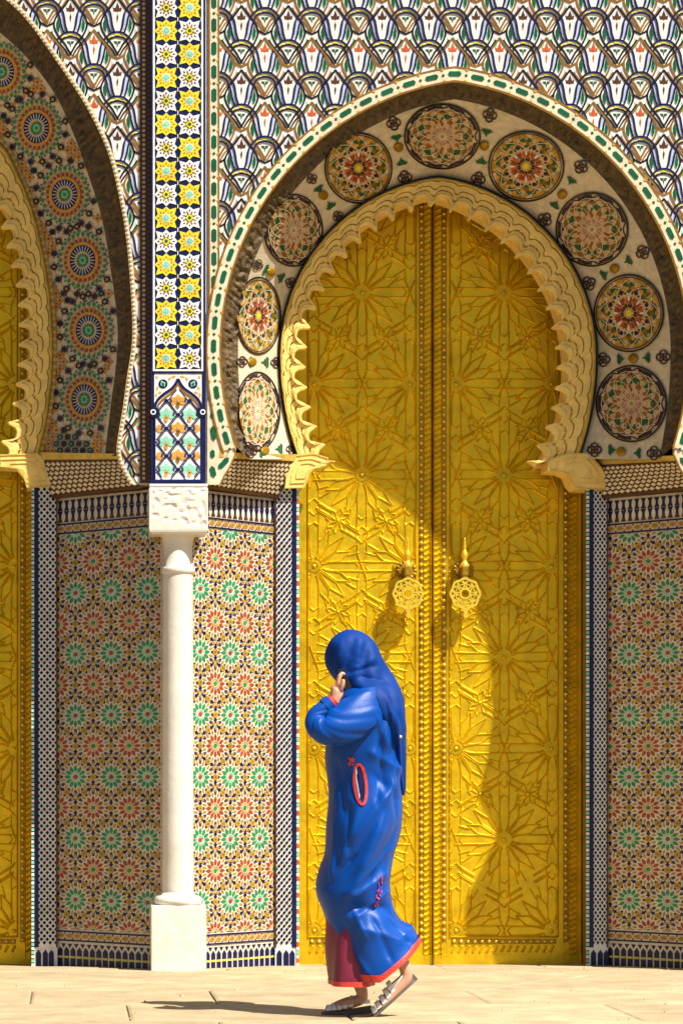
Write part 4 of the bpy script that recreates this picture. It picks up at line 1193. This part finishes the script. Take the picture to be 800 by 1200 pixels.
# near sleeve: shoulder, drooping elbow, cuff
def tube(name, path, m, parent, n=24, fold=None, cap=False):
    pts = crom(path, 10); rows = []
    for i, (u, v, dy, r, ry) in enumerate(pts):
        p = W3(u, v, dy)
        a = W3(*pts[max(i - 1, 0)][:3]); b = W3(*pts[min(i + 1, len(pts) - 1)][:3]); t = (b - a).normalized()
        e2 = Vector((0, 1, 0)); e1 = t.cross(e2).normalized(); e2 = e1.cross(t).normalized(); row = []
        for k in range(n):
            g = 2 * PI * k / n; rr = 1 + (fold(i / len(pts), g) if fold else 0)
            row.append(p + e1 * cos(g) * r / SWm * rr + e2 * sin(g) * ry / SWm * rr)
        rows.append(row)
    if cap:
        rows.insert(0, [sum(rows[0], Vector()) / n] * n); rows.append([sum(rows[-1], Vector()) / n] * n)
    return grid(name, rows, m, parent, True, True)
tube('sleeve', [(442, 822, -.12, 17, 12), (428, 828, -.16, 23, 15), (410, 842, -.19, 25, 17), (392, 853, -.20, 23, 17), (376, 856, -.20, 18, 15), (367, 850, -.19, 14.5, 13), (367, 841, -.18, 12, 11.5), (374, 833, -.175, 10.5, 10.5), (381, 827, -.17, 10, 10)],
     'satin', person, 60, lambda t, g: .10 * noise.noise((t * 3 + cos(g) * .8, sin(g) * 1.6 + t * 2, 4.0)) - .34 * max(0, .25 - abs(noise.noise((t * 7 + cos(g) * 1.3, sin(g) * 1.0 - t, 1.0)))) - .02)
tube('cuff', [(377, 830, -.172, 11.0, 11.0), (384, 824.5, -.17, 10.2, 10.4)], 'satin', person, 24)
tube('cuff_trim', [(382.5, 826, -.17, 9.4, 9.6), (387, 821.5, -.168, 8.8, 9.0)], 'trim', person, 20)
# headscarf
SC = [(738, 405, 415, .02), (741, 398, 424, .045), (747, 389.5, 433, .070), (757, 383, 442, .090), (770, 380, 448, .098), (782, 382, 455, .100), (792, 388, 461, .108), (800, 395, 465, .125), (808, 402, 468.5, .15), (820, 412, 472, .175), (838, 428, 473.8, .185), (860, 440, 474.3, .16), (885, 450, 474.5, .12), (910, 458, 474.5, .085), (924, 463, 474.6, .06), (932, 468, 473.6, .02)]
SFO = [((400, 742), (392, 785), 2.2, .007), ((420, 744), (414, 792), 2.2, .008), ((432, 760), (446, 800), 2.4, .009), ((404, 790), (440, 780), 2.4, -.009), ((448, 800), (456, 870), 2.2, .010), ((458, 830), (466, 900), 2.0, .009), ((430, 806), (446, 850), 2.4, .010),
       ((412, 745), (402, 790), 3, -.010), ((428, 752), (420, 800), 3.5, -.013), ((436, 770), (400, 800), 4, .012), ((440, 785), (466, 850), 4, -.014), ((455, 790), (473, 860), 4, .010), ((420, 795), (452, 800), 3.5, -.012), ((446, 820), (462, 890), 4, -.014), ((466, 850), (470, 915), 3, -.010)]
def scarf_fold(u, v, a, t):
    f = 0; near = max(0, -sin(a)) ** .5
    for p, q, w, amp in SFO:
        d, k = line_d(u, v, p, q); f += amp * gs(d, w) * k * near
    f += .006 * noise.noise(((u - v * .4) * .09, v * .02, 9 + sin(a))) + .006 * sin(a * 7 + v * .02) * max(0, min(1, (v - 850) / 40)) * near
    return f * min(1, max(0, (v - 740) / 15))
scarf = loft('headscarf', SC, 'scarf_cloth', person, 64, scarf_fold, None, 6, 2.05, closed_top=True, cdy=-.01)
pin = PM(); pin.dome(0, 0, 2.0, .007, 'white', 8, 0, 2); pin.build('scarf_pin', person, lambda u, v, h: (W3(464 + u, 864 + v, -.158).x, W3(464, 864, -.158).y - h, W3(464 + u, 864 + v, 0).z), True)

# body: one skin, grown from joints (head, neck, trunk, arms, hand with fingers, legs, feet)
JV = []; JE = []; JR = []
def j(u, v, dy, r, par=None, r2=None):
    JV.append(tuple(W3(u, v, dy))); JR.append((r / SWm, (r2 or r) / SWm)); i = len(JV) - 1
    if par is not None: JE.append((par, i))
    return i
pel = j(425, 965, 0, 26, None, 30)
ch = j(428, 900, 0, 24, pel, 32); ch2 = j(428, 850, 0, 24, ch, 38); nk = j(424, 812, 0, 13, ch2); hd0 = j(416, 788, 0, 17, nk); hd1 = j(411, 768, 0, 22, hd0); hd2 = j(411, 758, 0, 17, hd1)
nose = j(394, 776, 0, 4, hd1)
sh = j(432, 830, -.15, 14, ch2); elb = j(380, 853, -.19, 9.5, sh); wr = j(387, 824, -.17, 6.0, elb, 6.4); pm = j(389.5, 812, -.165, 6.6, wr, 8.2); pm2 = j(391, 806, -.16, 6.2, pm, 8.8)
for q, (dy, l1, l2) in enumerate(((-.186, 1.0, .9), (-.170, 1.1, 1.0), (-.153, 1.05, .95), (-.137, .85, .75))):
    k1 = j(391.5, 803 + q * .6, dy, 2.6, pm2); a1 = j(393 , 803 - 8 * l1, dy, 2.5, k1); a2 = j(396.5, 795 - 5 * l2, dy + .004, 2.3, a1); j(400, 795 - 3 * l2, dy + .006, 2.0, a2)
th = j(394, 811, -.180, 3.0, pm); th2 = j(396.5, 804.5, -.190, 2.8, th); j(397.5, 797.5, -.190, 2.4, th2)
sh2 = j(432, 830, .15, 14, ch2); e2 = j(415, 870, .2, 10, sh2); w2_ = j(404, 900, .16, 7, e2); j(402, 912, .15, 7, w2_)
h1 = j(424, 985, .07, 22, pel); k1 = j(398, 1070, .07, 15, h1); an1 = j(425, 1161, .07, 8.0, k1); f1 = j(428, 1173, .07, 8.6, an1); f1b = j(411, 1176, .07, 8.2, f1, 9.5); f1c = j(396, 1181, .07, 6.2, f1b, 10); f1d = j(386, 1184, .07, 4.2, f1c, 9)
h2 = j(428, 985, -.07, 22, pel); k2 = j(424, 1068, -.07, 15, h2); an2 = j(471, 1128, -.07, 8.4, k2); f2 = j(476, 1143, -.07, 8.6, an2); f2b = j(461, 1158, -.07, 8.2, f2, 9.5); f2c = j(447.5, 1173, -.07, 6.2, f2b, 10.5); f2d = j(440, 1182, -.07, 4.2, f2c, 9)
me = bpy.data.meshes.new('body'); me.from_pydata(JV, JE, []); me.materials.append(MATS['skin'])
body = link('body', me, person)
md = body.modifiers.new('skin', 'SKIN'); md.use_smooth_shade = True
for i, sv in enumerate(me.skin_vertices[0].data): sv.radius = JR[i]; sv.use_root = (i == pel)
sb = body.modifiers.new('sub', 'SUBSURF'); sb.levels = 2; sb.render_levels = 2
# sandals
def sandal(toe, heel, dy, wide=15.5):
    """toe and heel: underside points (u, v)"""
    root = empty('sandal', parent=person)
    a = W3(*toe, dy); b = W3(*heel, dy); ax = (b - a); L = ax.length; ax.normalize(); up = Vector((0, 1, 0)).cross(ax).normalized()
    if up.z < 0: up = -up
    n = 18; rows = []
    def half(t): return (wide / SWm) * (.35 + .65 * sin(PI * min(1, .12 + t * .95)) ** .6) * (.80 if t > .55 else 1.0 - .2 * (t / .55) ** 2 * 1.0) * .62
    prof = []
    for (lo, hi) in ((0, 1),):
        ringsb = []
        for i in range(n + 1):
            t = i / n; w = half(t); thick = (.012 + .022 * max(0, (t - .35) / .65) ** 1.0)
            c = a + ax * (L * t)
            ringsb.append([c + Vector((0, -w, 0)), c + Vector((0, w, 0)), c + up * thick + Vector((0, w, 0)), c + up * thick + Vector((0, -w, 0))])
        ringsb.insert(0, [ringsb[0][0].lerp(ringsb[0][2], .5)] * 4); ringsb.append([ringsb[-1][0].lerp(ringsb[-1][2], .5)] * 4)
        grid('sole', ringsb, 'sole', root, False, True)
    for t, hgt in ((.10, 7.4), (.20, 9.2), (.31, 11.2), (.42, 13.6), (.53, 16.4)):
        w = half(t) * 1.04; thick = .012 + .022 * max(0, (t - .35) / .65); c = a + ax * (L * t); rows = []
        for i in range(13):
            g = PI * (.06 + .88 * i / 12); yy = -w * cos(g); hh = hgt / SWm * sin(g) ** .8 + thick * .8
            e = 2.7 / SWm
            lean = ax * (hh * .25)
            p = c + up * hh + Vector((0, yy, 0)) + lean; o = up * (.004 * sin(g)) + Vector((0, -cos(g) * .004, 0))
            rows.append([p - ax * e, p + ax * e, p + ax * e + o, p - ax * e + o])
        grid('strap', rows, 'sandal_white', root, False, True)
    t = .5
    rows = []
    for i in range(13):
        g = PI * i / 12; w = half(.55) * 1.05; c = a + ax * (L * (.52 + .46 * sin(g))) ; p = c + up * (.050) + Vector((0, -w * cos(g), 0))
        rows.append([p - up * .008, p + up * .008])
    grid('heel_strap', rows, 'sandal_white', root, True)
    return root
sandal((379, 1190), (437, 1189), .07)
sandal((434, 1193), (487, 1146), -.07)
# phone held to the cheek
ph = box('mobile_phone', -.012, -.004, -.045, .012, .004, .045, 'glass_dark', None, .002)
ph.location = W3(400, 797, -.158); ph.rotation_euler = (radians(8), radians(-24), 0)
tag(ph, 'small dark phone held in the hand against the blue headscarf', 'phone')

rs = random.Random(11); V = []; F = []
for i in range(420):
    x, y = rs.uniform(-1.5, 4.5), (rs.uniform(-4.6, -.4) if i % 3 else rs.uniform(-.5, .1)); r = rs.uniform(.003, .008) * (1.8 if rs.random() < .08 else 1)
    b = len(V); z = gz(y)
    for k in range(6):
        a = PI / 3 * k + rs.random() * .5; V.append((x + r * cos(a) * rs.uniform(.7, 1.2), y + r * sin(a) * rs.uniform(.7, 1.2), z - .002))
    for k in range(3):
        a = 2 * PI / 3 * k + rs.random(); V.append((x + r * .45 * cos(a), y + r * .45 * sin(a), z + r * rs.uniform(.5, .9)))
    for k in range(3):
        a0, a1, a2 = b + 2 * k, b + (2 * k + 1) % 6, b + (2 * k + 2) % 6; t0, t1 = b + 6 + k, b + 6 + (k + 1) % 3
        F += [(a0, a1, t0), (a1, a2, t1), (a1, t1, t0)]
    F.append((b + 6, b + 7, b + 8))
me = bpy.data.meshes.new('grit'); me.from_pydata(V, [], F); me.materials.append(MATS['slab'])
tag(link('grit', me), 'loose grit scattered over the paving', None, None, 'stuff')
